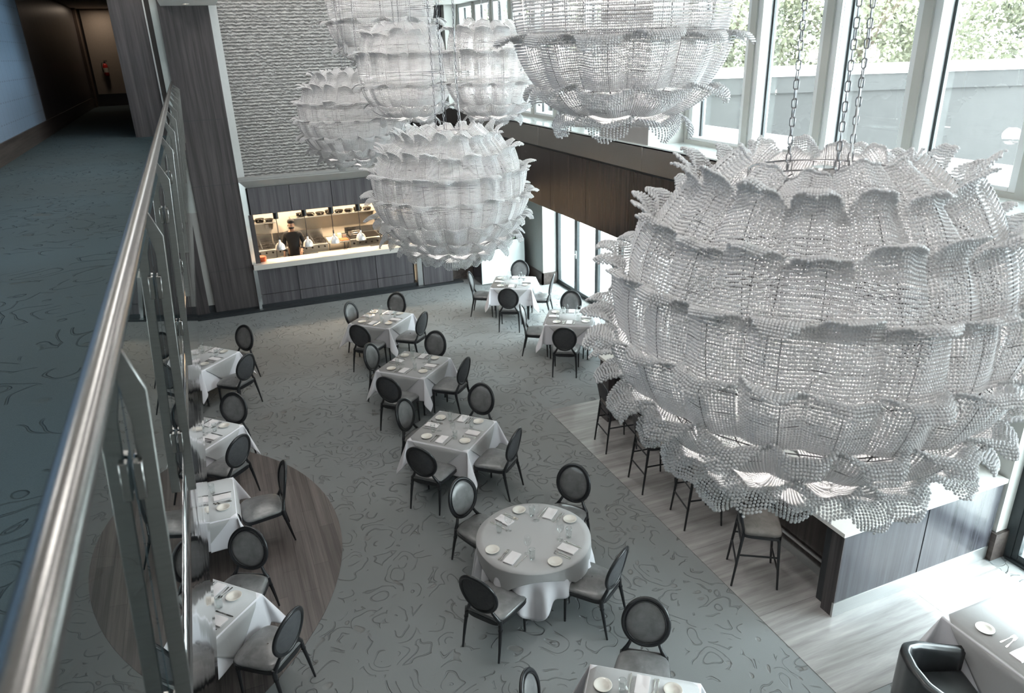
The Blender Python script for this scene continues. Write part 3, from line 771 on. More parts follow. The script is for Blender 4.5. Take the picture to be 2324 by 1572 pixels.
def make_stool():
    t = empty('bar_stool')
    m = MB(); n = 40
    def so(u, g):
        a = 2*PI*u; c, s_ = math.cos(a), math.sin(a); ex = 0.35
        x = (0.235+g)*math.copysign(abs(c)**ex, c); y = (0.215+g)*math.copysign(abs(s_)**ex, s_)
        return x*(1+0.06*y/0.2), y
    pr = [(-0.004, 0.700), (0.005, 0.712), (0.005, 0.745), (-0.012, 0.762), (-0.06, 0.773), (-0.14, 0.778), (-0.214, 0.78)]
    def st(u, v):
        k = min(int(v*6), 5); f = v*6-k; g = pr[k][0]*(1-f)+pr[k+1][0]*f; z = pr[k][1]*(1-f)+pr[k+1][1]*f
        x, y = so(u, 0); sc_ = (0.215+g)/0.215; return Vector((x*sc_, y*sc_, z))
    m.grid(st, n, 12, wrap=True); m.build('seat', 'stool_suede', t, smooth=True)
    m = MB(); 
    def sf(u, v):
        k = min(int(v*3+1e-6), 3); g, z = [(0.002, 0.702), (0.006, 0.70), (0.006, 0.665), (-0.02, 0.665)][k]; x, y = so(u, g); return Vector((x, y, z))
    m.grid(sf, n, 3, wrap=True); m.build('seat_frame', 'charcoal_lacquer', t, smooth='auto')
    L = {}
    for sx in (-1, 1):
        for sy in (-1, 1):
            b_ = Vector((sx*0.235, 0.225 if sy > 0 else -0.275, 0)); tp = Vector((sx*0.205, 0.185 if sy > 0 else -0.195, 0.70))
            L[(sx, sy)] = (b_, tp); m = MB(); m.tube([b_, tp], [0.012, 0.019], 10); m.build('leg', 'charcoal_lacquer', t, smooth='auto')
    def at(k, z): b_, tp = L[k]; return b_.lerp(tp, z/0.70)
    for (a, b_, z) in (((-1, 1), (1, 1), 0.24), ((-1, -1), (1, -1), 0.30), ((-1, -1), (-1, 1), 0.42), ((1, -1), (1, 1), 0.42), ((-1, -1), (1, -1), 0.58), ((-1, 1), (1, 1), 0.58)):
        m = MB(); m.tube([at(a, z), at(b_, z)], 0.011, 8); m.build('stretcher', 'charcoal_lacquer', t, smooth='auto')
    m = MB()
    def sp(x, z): return Vector((x, -0.205-0.20*(z-0.70)+0.35*x*x, z))
    loop = [sp(-0.195, 0.70), sp(-0.198, 0.85), sp(-0.200, 0.98), sp(-0.180, 1.06), sp(-0.12, 1.105), sp(0, 1.12), sp(0.12, 1.105), sp(0.180, 1.06), sp(0.200, 0.98), sp(0.198, 0.85), sp(0.195, 0.70)]
    m.tube(loop, 0.017, 10); m.tube([sp(-0.196, 0.80), sp(0, 0.80), sp(0.196, 0.80)], 0.012, 8); m.build('back_frame', 'charcoal_lacquer', t, smooth=True)
    m = MB()
    def bp(u, v):
        z = 0.815+0.29*v; hw = 0.186*(1-max(0, (v-0.62)/0.38)**2.2*0.55)
        return sp((u-0.5)*2*hw, z)
    m.grid(bp, 12, 10); m.build('backrest', 'back_fabric', t, smooth=True, solid=0.035)
    return t
def make_tub():
    """barrel armchair, faces +y"""
    t = empty('tub_chair')
    def path(u):      # plan of shell, from left arm front round the back to right arm front
        R = 0.30
        L = [(-0.32, 0.30), (-0.325, 0.15), (-0.325, 0.0), (-0.315, -0.12), (-0.27, -0.24), (-0.18, -0.31), (0, -0.335), (0.18, -0.31), (0.27, -0.24), (0.315, -0.12), (0.325, 0.0), (0.325, 0.15), (0.32, 0.30)]
        s_ = u*(len(L)-1); k = min(int(s_), len(L)-2); f = s_-k
        return Vector((L[k][0]*(1-f)+L[k+1][0]*f, L[k][1]*(1-f)+L[k+1][1]*f, 0))
    def topz(u): return 0.66+0.14*max(0, math.sin(PI*u))**1.5
    m = MB(); nn = 40; prof = 14
    def shell(u, v):
        c = path(u); a = path(max(0, u-0.02)); b_ = path(min(1, u+0.02)); tdir = (b_-a).normalized(); nrm = Vector((tdir.y, -tdir.x, 0))
        T, zt = 0.045, topz(u)
        P_ = [(T, 0.30), (T, 0.45), (T, zt-0.06), (T*0.95, zt-0.02), (T*0.5, zt), (-T*0.5, zt), (-T*0.98, zt-0.025), (-T*1.05, zt-0.08), (-T*0.9, 0.46), (-T*0.9, 0.40)]
        s_ = v*(len(P_)-1); k = min(int(s_), len(P_)-2); f = s_-k
        d = P_[k][0]*(1-f)+P_[k+1][0]*f; z = P_[k][1]*(1-f)+P_[k+1][1]*f
        return c+nrm*d+Vector((0, 0, z))
    m.grid(shell, nn, 27); m.build('shell', 'black_leather', t, smooth=True, solid=0.004)
    m = MB(); 
    for u in (0.0, 1.0):
        c = path(u); m.box(c.x-0.045, c.x+0.045, c.y-0.01, c.y+0.012, 0.30, topz(u)-0.02)
    m.build('arm_front', 'black_leather', t, bevel=0.01)
    m = MB(); m.box(-0.275, 0.275, -0.27, 0.31, 0.34, 0.455); m.build('seat', 'black_leather', t, bevel=0.03, seg=3)
    for sx in (-1, 1):
        for y in (0.27, -0.25):
            m = MB(); m.box(sx*0.30-0.02, sx*0.30+0.02, y-0.02, y+0.02, 0, 0.34); m.build('leg', 'stainless_soft', t, bevel=0.003)
    m = MB(); m.tube([path(k/24)+Vector((0, 0, 0.31)) for k in range(25)], 0.012, 6); m.build('base_rail', 'charcoal_lacquer', t)
    return t

CH = make_chair(); ST = make_stool(); TB = make_tub()
index_kids()
USED = {}
def place(root, loc, rz, label, cat, group):
    o = root if root.name not in USED else copy_tree(root)
    if root.name not in USED: USED[root.name] = 1
    o.location = loc; o.rotation_euler = (0, 0, rz); tag(o, label, cat, group); return o
def face(ax, ay): return math.atan2(ay, ax)-PI/2       # rz so that +y points along (ax, ay)

# tables: key -> (cx, cy, edge angle deg, description)
TBL = {
 'T1': (2.71, 13.92, 45, 'middle-row square table nearest the kitchen'),
 'T2': (2.69, 11.37, 44, 'second square table of the middle row'),
 'T3': (2.57, 8.84, 44, 'square table beside the round table'),
 'W1': (6.02, 14.93, 60, 'square table by the white cabinet'),
 'W2': (6.14, 12.24, 59, 'square table nearest the bar stools'),
 'L1': (-0.72, 13.38, 45, 'farthest left-row table'),
 'L2': (-0.84, 10.32, 45, 'second left-row table'),
 'L3': (-0.86, 8.40, 0, 'straight-set third left-row table'),
 'L4': (-0.90, 6.42, 45, 'nearest left-row table'),
 'NR': (2.44, 3.63, -37, 'square table at the bottom edge'),
}
def toward(key, x, y):
    c = TBL[key]; d = Vector((c[0]-x, c[1]-y)); return d
def snap_dir(key, x, y):
    """facing: perpendicular to the nearest table edge, nudged to the true direction"""
    d = toward(key, x, y).normalized(); ang = math.atan2(d.y, d.x); e = math.radians(TBL[key][2]) if key in TBL else 0
    k = round((ang-e)/(PI/2)); s_ = e+k*PI/2
    return 0.75*s_+0.25*(s_+((ang-s_+PI) % (2*PI)-PI))
# (table, back top x, y at seat-back height, place words)
CHAIRS = [('T1', 2.15, 14.44, 'back left'), ('T1', 3.24, 14.62, 'back right'), ('T1', 2.06, 13.02, 'front left'), ('T1', 3.40, 13.14, 'front right'),
 ('T2', 2.04, 11.99, 'back left'), ('T2', 3.32, 12.05, 'back right'), ('T2', 2.00, 10.46, 'front left'), ('T2', 3.41, 10.62, 'front right'),
 ('T3', 2.02, 9.58, 'back left'), ('T3', 3.30, 9.57, 'back right'), ('T3', 1.87, 8.11, 'front left'), ('T3', 3.23, 8.00, 'front right'),
 ('W1', 5.09, 15.36, 'left side'), ('W1', 6.52, 15.69, 'back'), ('W1', 5.42, 13.77, 'front'), ('W1', 6.74, 14.25, 'right side'),
 ('W2', 5.25, 12.69, 'left side'), ('W2', 6.55, 13.02, 'back'), ('W2', 5.46, 11.14, 'front'), ('W2', 6.80, 11.70, 'right side'),
 ('L1', 0.12, 14.00, 'back right'), ('L1', 0.05, 12.45, 'front right'), ('L2', -0.24, 10.93, 'back right'), ('L2', -0.24, 9.45, 'front right'),
 ('L3', 0.25, 8.47, 'right side'), ('L4', -0.28, 7.24, 'back right'), ('L4', 0.0, 5.70, 'front right'),
 ('NR', 3.07, 4.53, 'back'), ('NR', 1.66, 4.17, 'left side')]
for key, x, y, wd in CHAIRS:
    a = snap_dir(key, x, y)
    if key == 'L3': a = PI+0.06
    if key == 'L2' and 'back' in wd: a = math.radians(-122)
    if key == 'L4' and 'back' in wd: a = math.radians(-118)
    d = Vector((math.cos(a), math.sin(a))); p = Vector((x, y))+d*0.352
    place(CH, (p.x, p.y, 0.006 if key in ('L3', 'L4') else 0), a-PI/2, 'grey leather oval-back dining chair, %s of the %s' % (wd, TBL[key][3]), 'chair', 'oval-back dining chairs')
RC = (2.62, 6.13)
for x, y, wd in ((2.11, 7.19, 'back left'), (3.53, 6.89, 'back right'), (1.69, 5.46, 'front left'), (3.22, 5.22, 'front right')):
    d = Vector((RC[0]-x, RC[1]-y)).normalized(); p = Vector((x, y))+d*0.352
    place(CH, (p.x, p.y, 0), face(d.x, d.y), 'grey leather oval-back dining chair, %s of the round table' % wd, 'chair', 'oval-back dining chairs')
for (x, y, deg, wd) in ((5.05, 5.33, -32, 'nearest the round table, fully visible seat'), (5.12, 6.52, -12, 'second from the near bar corner'), (5.05, 7.46, -7, 'third from the near bar corner'), (5.13, 8.62, -7, 'farthest, by the edge of the carpet')):
    a = math.radians(deg)
    place(ST, (x, y, 0.004), a-PI/2, 'dark tall bar stool, %s' % wd, 'stool', 'bar stools')
place(TB, (5.12, 2.98, 0.0), face(0.93, -0.36), 'black leather tub armchair at the table in the lower right corner', 'armchair', None)

# ================================================================ TABLES, CLOTHS, SETTINGS
A = 0.457; TH_ = 0.745
def make_table():
    t = empty('dining_table')
    m = MB(); m.box(-A+0.006, A-0.006, -A+0.006, A-0.006, 0.715, TH_-0.004); m.build('tabletop', 'charcoal_lacquer', t, bevel=0.004)
    for sx in (-1, 1):
        for sy in (-1, 1):
            m = MB(); m.tube([(sx*(A-0.09), sy*(A-0.09), 0.012), (sx*(A-0.09), sy*(A-0.09), 0.715)], [0.014, 0.020], 10); m.build('leg', 'charcoal_lacquer', t, smooth='auto')
            m = MB(); m.cyl((sx*(A-0.09), sy*(A-0.09), 0), (sx*(A-0.09), sy*(A-0.09), 0.014), 0.022, 0.022, 12); m.build('foot', 'stainless', t)
    return t
def cloth_square(half=0.86, seed=0):
    rng = random.Random(seed); ph = [rng.uniform(0, 6.28) for _ in range(8)]
    am = [rng.uniform(0.7, 1.3) for _ in range(4)]
    m = MB(); n = 56
    def fn(u, v):
        x = (u*2-1)*half; y = (v*2-1)*half
        sx = 1 if x > 0 else -1; sy = 1 if y > 0 else -1
        ex = max(abs(x)-A, 0); ey = max(abs(y)-A, 0)
        cx = min(abs(x), A)*sx; cy = min(abs(y), A)*sy
        if ex == 0 and ey == 0: return Vector((x, y, TH_+0.002))
        r = math.hypot(ex, ey)
        q = 0 if sx > 0 and sy > 0 else 1 if sx > 0 else 2 if sy > 0 else 3
        if ex > 0 and ey > 0:
            phi = math.atan2(ey, ex); k = am[q]
            w_ = 0.30*r*math.sin(2*phi)**0.8*k; tt = 0.16*r*math.sin(4*phi)+0.10*r*math.sin(2*phi)*math.sin(ph[q])
            d = Vector((sx, sy, 0))/math.sqrt(2); pdir = Vector((sx, -sy, 0))/math.sqrt(2)
            out = 0.012+0.05*r
            return Vector((cx+sx*out, cy+sy*out, TH_-r*0.93))+d*w_+pdir*tt
        if ex > 0:
            rip = 0.020*ex*2*math.sin(9*y+ph[4+(sx > 0)])+0.05*ex+0.012
            e_ = abs(y)/A
            return Vector((sx*(A+rip), cy+sy*0.0+ (sy*(0.012+0.05*r) if e_ > 0.999 else 0), TH_-ex))
        rip = 0.020*ey*2*math.sin(9*x+ph[6+(sy > 0)])+0.05*ey+0.012
        return Vector((cx, sy*(A+rip), TH_-ey))
    m.grid(fn, n*2, n*2)
    return m
def cloth_topper(D=0.86):
    m = MB(); k = 24; off = 0.026; z = TH_+0.007
    # top: square clipped to diamond
    c = D-A
    ring = []
    for (x, y) in ((A, -c), (A, c), (c, A), (-c, A), (-A, c), (-A, -c), (-c, -A), (c, -A)): ring.append((x*1.0, y*1.0, z))
    m.add(ring, [tuple(range(8))])
    for q in range(4):
        a = q*PI/2; ca, sa = math.cos(a), math.sin(a)
        def fn(u, v):
            s_ = (u*2-1)*c; dr = (c-abs(s_))*v
            x = A+min(off, off*dr*20)+0.06*dr+0.006*dr*math.sin(12*s_+q); y = s_
            return Vector((x*ca-y*sa, x*sa+y*ca, z-dr-(0.002 if dr > 0 else 0)))
        m.grid(fn, k, 10)
    return m
def make_setting_items():
    """one of each place-setting thing"""
    it = {}
    m = MB(); m.lathe([(0.0001, 0.003), (0.042, 0.003), (0.046, 0.006), (0.050, 0.012), (0.078, 0.018), (0.079, 0.020), (0.076, 0.0205), (0.050, 0.0155), (0.044, 0.009), (0.0001, 0.007)], 32)
    m.lathe([(0.030, 0.0), (0.030, 0.004), (0.034, 0.004), (0.034, 0.0)], 24)
    it['plate'] = m.build('bread_plate', 'porcelain', None, smooth=True)
    m = MB()
    def nap(u, v):
        x = (u-0.5)*0.115; y = (v-0.5)*0.20
        return Vector((x, y, 0.016+0.004*math.sin(v*5)+0.002*math.sin(u*9)))
    m.grid(nap, 6, 8); m.box(-0.057, 0.057, -0.1, 0.1, 0.0, 0.006); m.box(-0.056, 0.054, -0.098, 0.099, 0.0065, 0.0125)
    m.box(-0.0575, 0.0575, -0.1, 0.1, 0.013, 0.0165)
    it['napkin'] = m.build('folded_napkin', 'napkin_white', None, bevel=0.002, seg=1)
    m = MB(); m.prism([(-0.007, -0.11), (0.007, -0.11), (0.0075, -0.09), (0.005, 0.0), (0.009, 0.02), (0.010, 0.07), (0.006, 0.105), (0.0, 0.115), (-0.006, 0.10), (-0.006, 0.0)], 'z', 0.001, 0.004)
    it['knife'] = m.build('table_knife', 'cutlery_steel', None, bevel=0.001, seg=1)
    m = MB(); m.prism([(-0.007, -0.10), (0.007, -0.10), (0.0075, -0.08), (0.003, -0.02), (0.003, 0.03), (0.010, 0.045), (0.011, 0.06), (-0.011, 0.06), (-0.010, 0.045), (-0.003, 0.03), (-0.003, -0.02), (-0.0075, -0.08)], 'z', 0.001, 0.004)
    for i in range(4): m.box(-0.0105+i*0.006, -0.0075+i*0.006, 0.06, 0.10, 0.001, 0.004)
    it['fork'] = m.build('table_fork', 'cutlery_steel', None, bevel=0.0008, seg=1)
    m = MB(); m.lathe([(0.0001, 0.004), (0.034, 0.002), (0.035, 0.0), (0.034, 0.0035), (0.006, 0.008), (0.0035, 0.02), (0.0035, 0.085), (0.008, 0.095), (0.030, 0.115), (0.041, 0.140), (0.043, 0.165), (0.036, 0.200), (0.031, 0.215)], 24)
    it['wine'] = m.build('wine_glass', 'wine_glass', None, smooth=True)
    m = MB(); m.lathe([(0.0001, 0.002), (0.026, 0.001), (0.030, 0.006), (0.033, 0.05), (0.034, 0.10), (0.034, 0.125), (0.032, 0.125), (0.031, 0.05), (0.027, 0.010), (0.0001, 0.009)], 20)
    it['water'] = m.build('water_glass', 'wine_glass', None, smooth=True)
    return it
IT = make_setting_items()
LAB = {'plate': ('white bread plate with raised rim', 'plate', 'bread plates'), 'napkin': ('folded white napkin', 'napkin', 'folded napkins'),
       'knife': ('steel table knife', 'knife', 'table knives'), 'fork': ('outer steel fork', 'fork', 'table forks'), 'fork2': ('inner steel fork', 'fork', 'table forks'),
       'wine': ('empty stemmed wine glass', 'glass', 'wine glasses'), 'water': ('small empty water glass', 'glass', 'water glasses')}
def put(kind, loc, rz, where):
    key = {'fork2': 'fork'}.get(kind, kind); src = IT[key]
    if key in USED: o = src.copy(); COL.objects.link(o)
    else: o = src; USED[key] = 1
    o.location = loc; o.rotation_euler = (0, 0, rz)
    l, c, g = LAB[kind]; tag(o, '%s, %s' % (l, where), c, g)
def setting(cx, cy, a, dist, where, z, j=0, glasses=True):
    """diner sits in direction a from the table centre"""
    rng = random.Random(hash((round(cx*100), round(a*10))) & 0xffff)
    rz = a+PI/2; R_ = Matrix.Rotation(rz, 3, 'Z')
    def P(x, y, dz=0): v = R_ @ Vector((x+rng.uniform(-.006, .006), y+rng.uniform(-.006, .006), 0)); return (cx+v.x, cy+v.y, z+dz)
    jr = lambda s_: rz+rng.uniform(-s_, s_)
    put('napkin', P(0.0, -dist), jr(0.05), where)
    put('knife', P(0.105, -dist), jr(0.06)+PI, where)
    put('fork', P(-0.125, -dist), jr(0.08), where)
    put('fork2', P(-0.095, -dist+0.01), jr(0.12), where)
    put('plate', P(-0.245 if dist < 0.4 else -0.25, -dist-0.0), jr(0.1), where)
    if glasses:
        put('wine', P(0.10, -dist+0.165), 0, where)
        put('water', P(0.19 if dist > 0.4 else 0.16, -dist+0.10), 0, where)
tab0 = make_table(); index_kids()
CL = {}
for key, (cx, cy, deg, desc) in TBL.items():
    e = math.radians(deg); fz = 0.006 if key in ('L3', 'L4') else 0
    o = tab0 if key == 'T1' else copy_tree(tab0)
    o.location = (cx, cy, fz); o.rotation_euler = (0, 0, e); tag(o, 'dark legs and top under cloth: %s' % desc, 'table', 'square dining tables')
    c = cloth_square(0.86, hash(key) & 255 if False else sum(map(ord, key))).build('tablecloth', 'white_linen', None, smooth=True, solid=0.0025)
    c.location = (cx, cy, fz); c.rotation_euler = (0, 0, e+ (0.0 if key != 'W2' else 0.0)); tag(c, 'long white tablecloth under the topper, %s' % desc, 'tablecloth', 'white square tablecloths')
    if key == 'T1': topper = cloth_topper().build('table_topper', 'topper_linen', None, smooth='auto', solid=0.002); tp = topper
    else: tp = topper.copy(); COL.objects.link(tp)
    tp.location = (cx, cy, fz); tp.rotation_euler = (0, 0, e); tag(tp, 'pale grey diagonal topper cloth, %s' % desc, 'tablecloth', 'diagonal topper cloths')
    for k in range(4):
        a = e+k*PI/2; dx, dy = math.cos(a), math.sin(a)
        # view-relative words
        if deg in (45, 44): wd = {0: 'back right', 1: 'back left', 2: 'front left', 3: 'front right'}[k]
        elif deg in (60, 59): wd = {0: 'back', 1: 'left', 2: 'front', 3: 'right'}[k]
        elif deg == 0: wd = {0: 'right', 1: 'back', 2: 'left', 3: 'front'}[k]
        else: wd = {0: 'right', 1: 'back', 2: 'left', 3: 'front'}[k]
        if key in ('L1', 'L2', 'L4') and k in (1, 2) and key != 'L1': continue
        if key == 'L3' and k in (2, 1, 3): continue
        if key == 'NR' and k in (0, 3): continue
        setting(cx, cy, a, 0.325, '%s place, %s' % (wd, desc), TH_+0.0095+fz)
# near left row end plate
# round table
RT = 0.61
t = empty('round_dining_table', (RC[0], RC[1], 0), 0, 'round dining table with dark legs hidden under two cloths', 'table')
m = MB(); m.lathe([(0.0001, 0.715), (RT-0.004, 0.715), (RT, 0.72), (RT, 0.738), (RT-0.004, TH_-0.003), (0.0001, TH_-0.003)], 64); m.build('tabletop', 'charcoal_lacquer', t, smooth='auto')
for k in range(4):
    a = PI/4+k*PI/2+0.35; m = MB(); m.tube([(0.40*math.cos(a), 0.40*math.sin(a), 0), (0.38*math.cos(a), 0.38*math.sin(a), 0.715)], [0.015, 0.022], 10); m.build('leg', 'charcoal_lacquer', t, smooth='auto')
def round_drape(half, rot, off, dz, seed, folds=15, amp=0.055):
    rng = random.Random(seed); ph = [rng.uniform(0, 6.28) for _ in range(4)]
    m = MB(); nu, nv = 192, 22
    def fn(u, v):
        a = 2*PI*u
        q = a-rot; rr = half/max(abs(math.cos(q)), abs(math.sin(q))); rr = min(rr, half*1.36)
        s_ = v*rr if v < 1 else rr
        # spend vertices on the hanging part
        nv_top = 0.3
        if v <= nv_top: s_ = (v/nv_top)*RT; return Vector((s_*math.cos(a), s_*math.sin(a), TH_+dz))
        h = (v-nv_top)/(1-nv_top)*(rr-RT)
        f_ = math.sin(folds*a+ph[0]+0.8*math.sin(3*a+ph[1]))
        R_ = RT+off+0.06*h+amp*h*2.0*f_*min(1, h*4)
        return Vector((R_*math.cos(a), R_*math.sin(a), TH_+dz-h*(1.0)-0.0))
    m.grid(fn, nu, nv, wrap=True); return m
c = round_drape(0.92, math.radians(21), 0.010, 0.002, 3, 17, 0.06).build('round_tablecloth', 'white_linen', None, smooth=True, solid=0.0025); c.location = (RC[0], RC[1], 0)
tag(c, 'long white cloth falling in deep folds around the round table', 'tablecloth')
c = round_drape(0.71, math.radians(75), 0.022, 0.008, 5, 9, 0.03).build('round_topper', 'topper_linen', None, smooth=True, solid=0.002); c.location = (RC[0], RC[1], 0)
tag(c, 'pale grey top cloth with pressed creases on the round table', 'tablecloth')
for (x, y, wd) in ((2.11, 7.19, 'back left'), (3.53, 6.89, 'back right'), (1.69, 5.46, 'front left'), (3.22, 5.22, 'front right')):
    a = math.atan2(y-RC[1], x-RC[0]); setting(RC[0], RC[1], a, 0.44, '%s place, round table' % wd, TH_+0.0105)
# table in the lower right corner
t = empty('corner_dining_table', (6.12, 2.92, 0), 0, 'table with dark legs under white cloth in the lower right corner', 'table')
m = MB(); m.box(-0.52, 0.62, -0.52, 0.52, 0.715, TH_-0.004); m.build('tabletop', 'charcoal_lacquer', t)
for sx in (-0.45, 0.55):
    for sy in (-0.45, 0.45): m = MB(); m.tube([(sx, sy, 0), (sx, sy, 0.715)], [0.014, 0.02], 10); m.build('leg', 'charcoal_lacquer', t)
A0 = A; A = 0.525
c = cloth_square(0.95, 77).build('tablecloth', 'white_linen', None, smooth=True, solid=0.0025); c.location = (6.12, 2.92, 0); c.scale = (1, 1, 1)
tag(c, 'white tablecloth on the table in the lower right corner', 'tablecloth', 'white square tablecloths')
c = cloth_topper(0.98).build('table_topper', 'topper_linen', None, smooth='auto', solid=0.002); c.location = (6.12, 2.92, 0)
tag(c, 'pale topper cloth on the table in the lower right corner', 'tablecloth', 'diagonal topper cloths')
A = A0
put('plate', (5.78, 3.18, TH_+0.0095), 0.4, 'far place of the lower right corner table')
put('fork', (5.86, 3.02, TH_+0.0095), -PI/2, 'lower right corner table'); put('fork2', (5.85, 2.98, TH_+0.0095), -PI/2+0.2, 'lower right corner table')
put('napkin', (5.80, 2.84, TH_+0.0095), -PI/2, 'lower right corner table')
# ================================================================ CHANDELIERS
def np_mesh(name, V, F, mat, parent, smooth=True, nper=3):
    me = bpy.data.meshes.new(name)
    me.vertices.add(len(V)); me.vertices.foreach_set('co', np.ascontiguousarray(V, dtype=np.float32).ravel())
    me.loops.add(F.size); me.loops.foreach_set('vertex_index', np.ascontiguousarray(F, dtype=np.int32).ravel())
    me.polygons.add(len(F)); me.polygons.foreach_set('loop_start', np.arange(0, F.size, nper, dtype=np.int32))
    me.update(calc_edges=True); me.validate()
    me.polygons.foreach_set('use_smooth', np.full(len(me.polygons), smooth))
    me.materials.append(MATS[mat])
    o = bpy.data.objects.new(name, me); COL.objects.link(o)
    if parent is not None: o.parent = parent
    return o
g_ = (1+5**0.5)/2
ICO = np.array([(-1, g_, 0), (1, g_, 0), (-1, -g_, 0), (1, -g_, 0), (0, -1, g_), (0, 1, g_), (0, -1, -g_), (0, 1, -g_), (g_, 0, -1), (g_, 0, 1), (-g_, 0, -1), (-g_, 0, 1)])/math.hypot(1, g_)
ICF = np.array([(0, 11, 5), (0, 5, 1), (0, 1, 7), (0, 7, 10), (0, 10, 11), (1, 5, 9), (5, 11, 4), (11, 10, 2), (10, 7, 6), (7, 1, 8), (3, 9, 4), (3, 4, 2), (3, 2, 6), (3, 6, 8), (3, 8, 9), (4, 9, 5), (2, 4, 11), (6, 2, 10), (8, 6, 7), (9, 8, 1)])
def bead_object(name, P, r, parent):
    n = len(P); jit = 1+0.10*RNG.rand(n, 1, 1)
    q = RNG.randn(64, 4); q /= np.linalg.norm(q, axis=1, keepdims=True); a_, b_, c_, d_ = q.T     # 64 random turns of the cut bead
    R64 = np.stack([1-2*(c_**2+d_**2), 2*(b_*c_-a_*d_), 2*(b_*d_+a_*c_), 2*(b_*c_+a_*d_), 1-2*(b_**2+d_**2), 2*(c_*d_-a_*b_), 2*(b_*d_-a_*c_), 2*(c_*d_+a_*b_), 1-2*(b_**2+c_**2)], -1).reshape(64, 3, 3)
    T64 = np.einsum('nij,kj->nki', R64, ICO)
    V = (P[:, None, :]+T64[RNG.randint(0, 64, n)]*r*jit).reshape(-1, 3)
    F = (ICF[None]+12*np.arange(n)[:, None, None]).reshape(-1, 3)
    return np_mesh(name, V, F, 'crystal_bead', parent, smooth=True)
class Wires:
    def __init__(s): s.m = MB()
def make_globe(a, b, expo, tiers, th0, th1, petal_w, lip, seed, name):
    rng = np.random.RandomState(seed)
    root = empty(name)
    def S(th, ph):
        st_, ct = np.sin(th), np.cos(th)
        x = a*np.sign(st_)*np.abs(st_)**expo; z = b*np.sign(ct)*np.abs(ct)**expo
        return np.stack([x*np.cos(ph), x*np.sin(ph), z], -1)
    def nrm(th, ph):
        st_, ct = np.sin(th), np.cos(th); nx, nz = st_/a, ct/b; l = np.hypot(nx, nz)
        return np.stack([nx/l*np.cos(ph), nx/l*np.sin(ph), nz/l], -1)
    edges = np.linspace(th0, th1, tiers+1)
    wires = MB()
    total = 0
    for i in range(tiers):
        tt, tb = edges[i], min(3.10, edges[i+1]+0.045)
        tm = (tt+tb)/2; rad = a*abs(math.sin(tm))**expo
        n = max(7, int(round(2*PI*rad/petal_w))); off = rng.rand()
        pts = []
        arc_len = float(np.linalg.norm(S(tb, 0.0)-S(tt, 0.0)))
        rows = max(3, int(round(arc_len/0.0121)))
        for j in range(n):
            ph0 = 2*PI*(j+off)/n; half = PI/n*1.02
            amp = 0.030+0.032*rng.rand(); tilt = (0.015+0.040*rng.rand())*(1.0 if tm < 1.9 else 0.45); skew = (rng.rand()-0.5)*0.04
            wid = 2*half*rad; nb = max(6, int(round(wid/0.0098)))
            u = (np.arange(nb)+0.5)/nb*2-1
            v = (np.arange(rows)+0.5)/rows      # 0 bottom, 1 top
            U, Vv = np.meshgrid(u, v)
            TH2 = tb+(tt-tb)*Vv; PH = ph0+U*half
            ridge = 0.006*np.cos(U*PI*2.5+rng.rand()*6)
            rise = amp*np.cos(U*PI/2)**1.2*(0.35+0.65*Vv)+tilt*Vv+skew*U*Vv+ridge*Vv
            P_ = S(TH2, PH)+nrm(TH2, PH)*rise[..., None]
            pts.append(P_.reshape(-1, 3))
            # lip: leaves the top edge, curls outwards and hangs
            L0 = lip*(0.75+0.55*rng.rand())*(1.0 if i < tiers-2 else 0.85)
            if i == 0: L0 *= 0.12
            a0 = math.radians(12+20*rng.rand()); a1 = math.radians(115+75*rng.rand())
            ns = max(2, int(L0/0.0118)); ds = L0/ns
            nrm_e = nrm(np.full_like(u, tt), ph0+u*half); base = P_[-1]
            upv = S(np.full_like(u, tt-0.02), ph0+u*half)-S(np.full_like(u, tt+0.02), ph0+u*half)
            upv /= np.linalg.norm(upv, axis=-1, keepdims=True)
            side = np.stack([-np.sin(ph0+u*half), np.cos(ph0+u*half), 0*u], -1)
            pos = base.copy()
            Lu = L0*(1-0.88*np.abs(u)**2.4)
            curlu = 0.35*rng.randn()
            for k in range(ns):
                f = (k+1)/ns; al = a0+(a1-a0)*(f**0.85)+curlu*u*f*0.5
                al = al[:, None] if np.ndim(al) else al
                dirv = np.cos(al)*upv+np.sin(al)*nrm_e - side*(u[:, None]*0.22*f)
                dirv = dirv/np.linalg.norm(dirv, axis=-1, keepdims=True)
                pos = pos+dirv*ds
                keep = (k+1)*ds <= Lu
                if keep.any(): pts.append(pos[keep])
            # dark stay wires: a vertical and a horizontal one on most petals
            if rng.rand() < 0.8:
                uu = int(nb*0.5+(rng.rand()-0.5)*nb*0.3); wires.tube([tuple(q+nrm_e[uu]*0.0045) for q in P_[::max(1, rows//4), uu]], 0.0016, 3, cap=False)
            if rng.rand() < 0.65:
                vv = int(rows*(0.35+0.3*rng.rand())); wires.tube([tuple(q+nrm(TH2[vv, 0], ph0)*0.004) for q in P_[vv, ::max(1, nb//4)]], 0.0015, 3, cap=False)
        P_all = np.concatenate(pts); total += len(P_all)
        bead_object('bead_tier', P_all, 0.0061, root)
    # open frame inside: hoops and meridians, top ring, hub
    m = wires
    for th in np.linspace(th0+0.15, th1-0.2, 7):
        m.tube([tuple(S(th, 2*PI*k/32)*0.93) for k in range(32)], 0.003, 4, closed=True)
    for k in range(10): m.tube([tuple(S(t_, 2*PI*k/10)*0.93) for t_ in np.linspace(th0, th1, 14)], 0.003, 4)
    m.build('inner_frame', 'dark_wire', root)
    rt_ = a*math.sin(th0)**expo; zt = b*math.cos(th0)**expo
    m = MB()
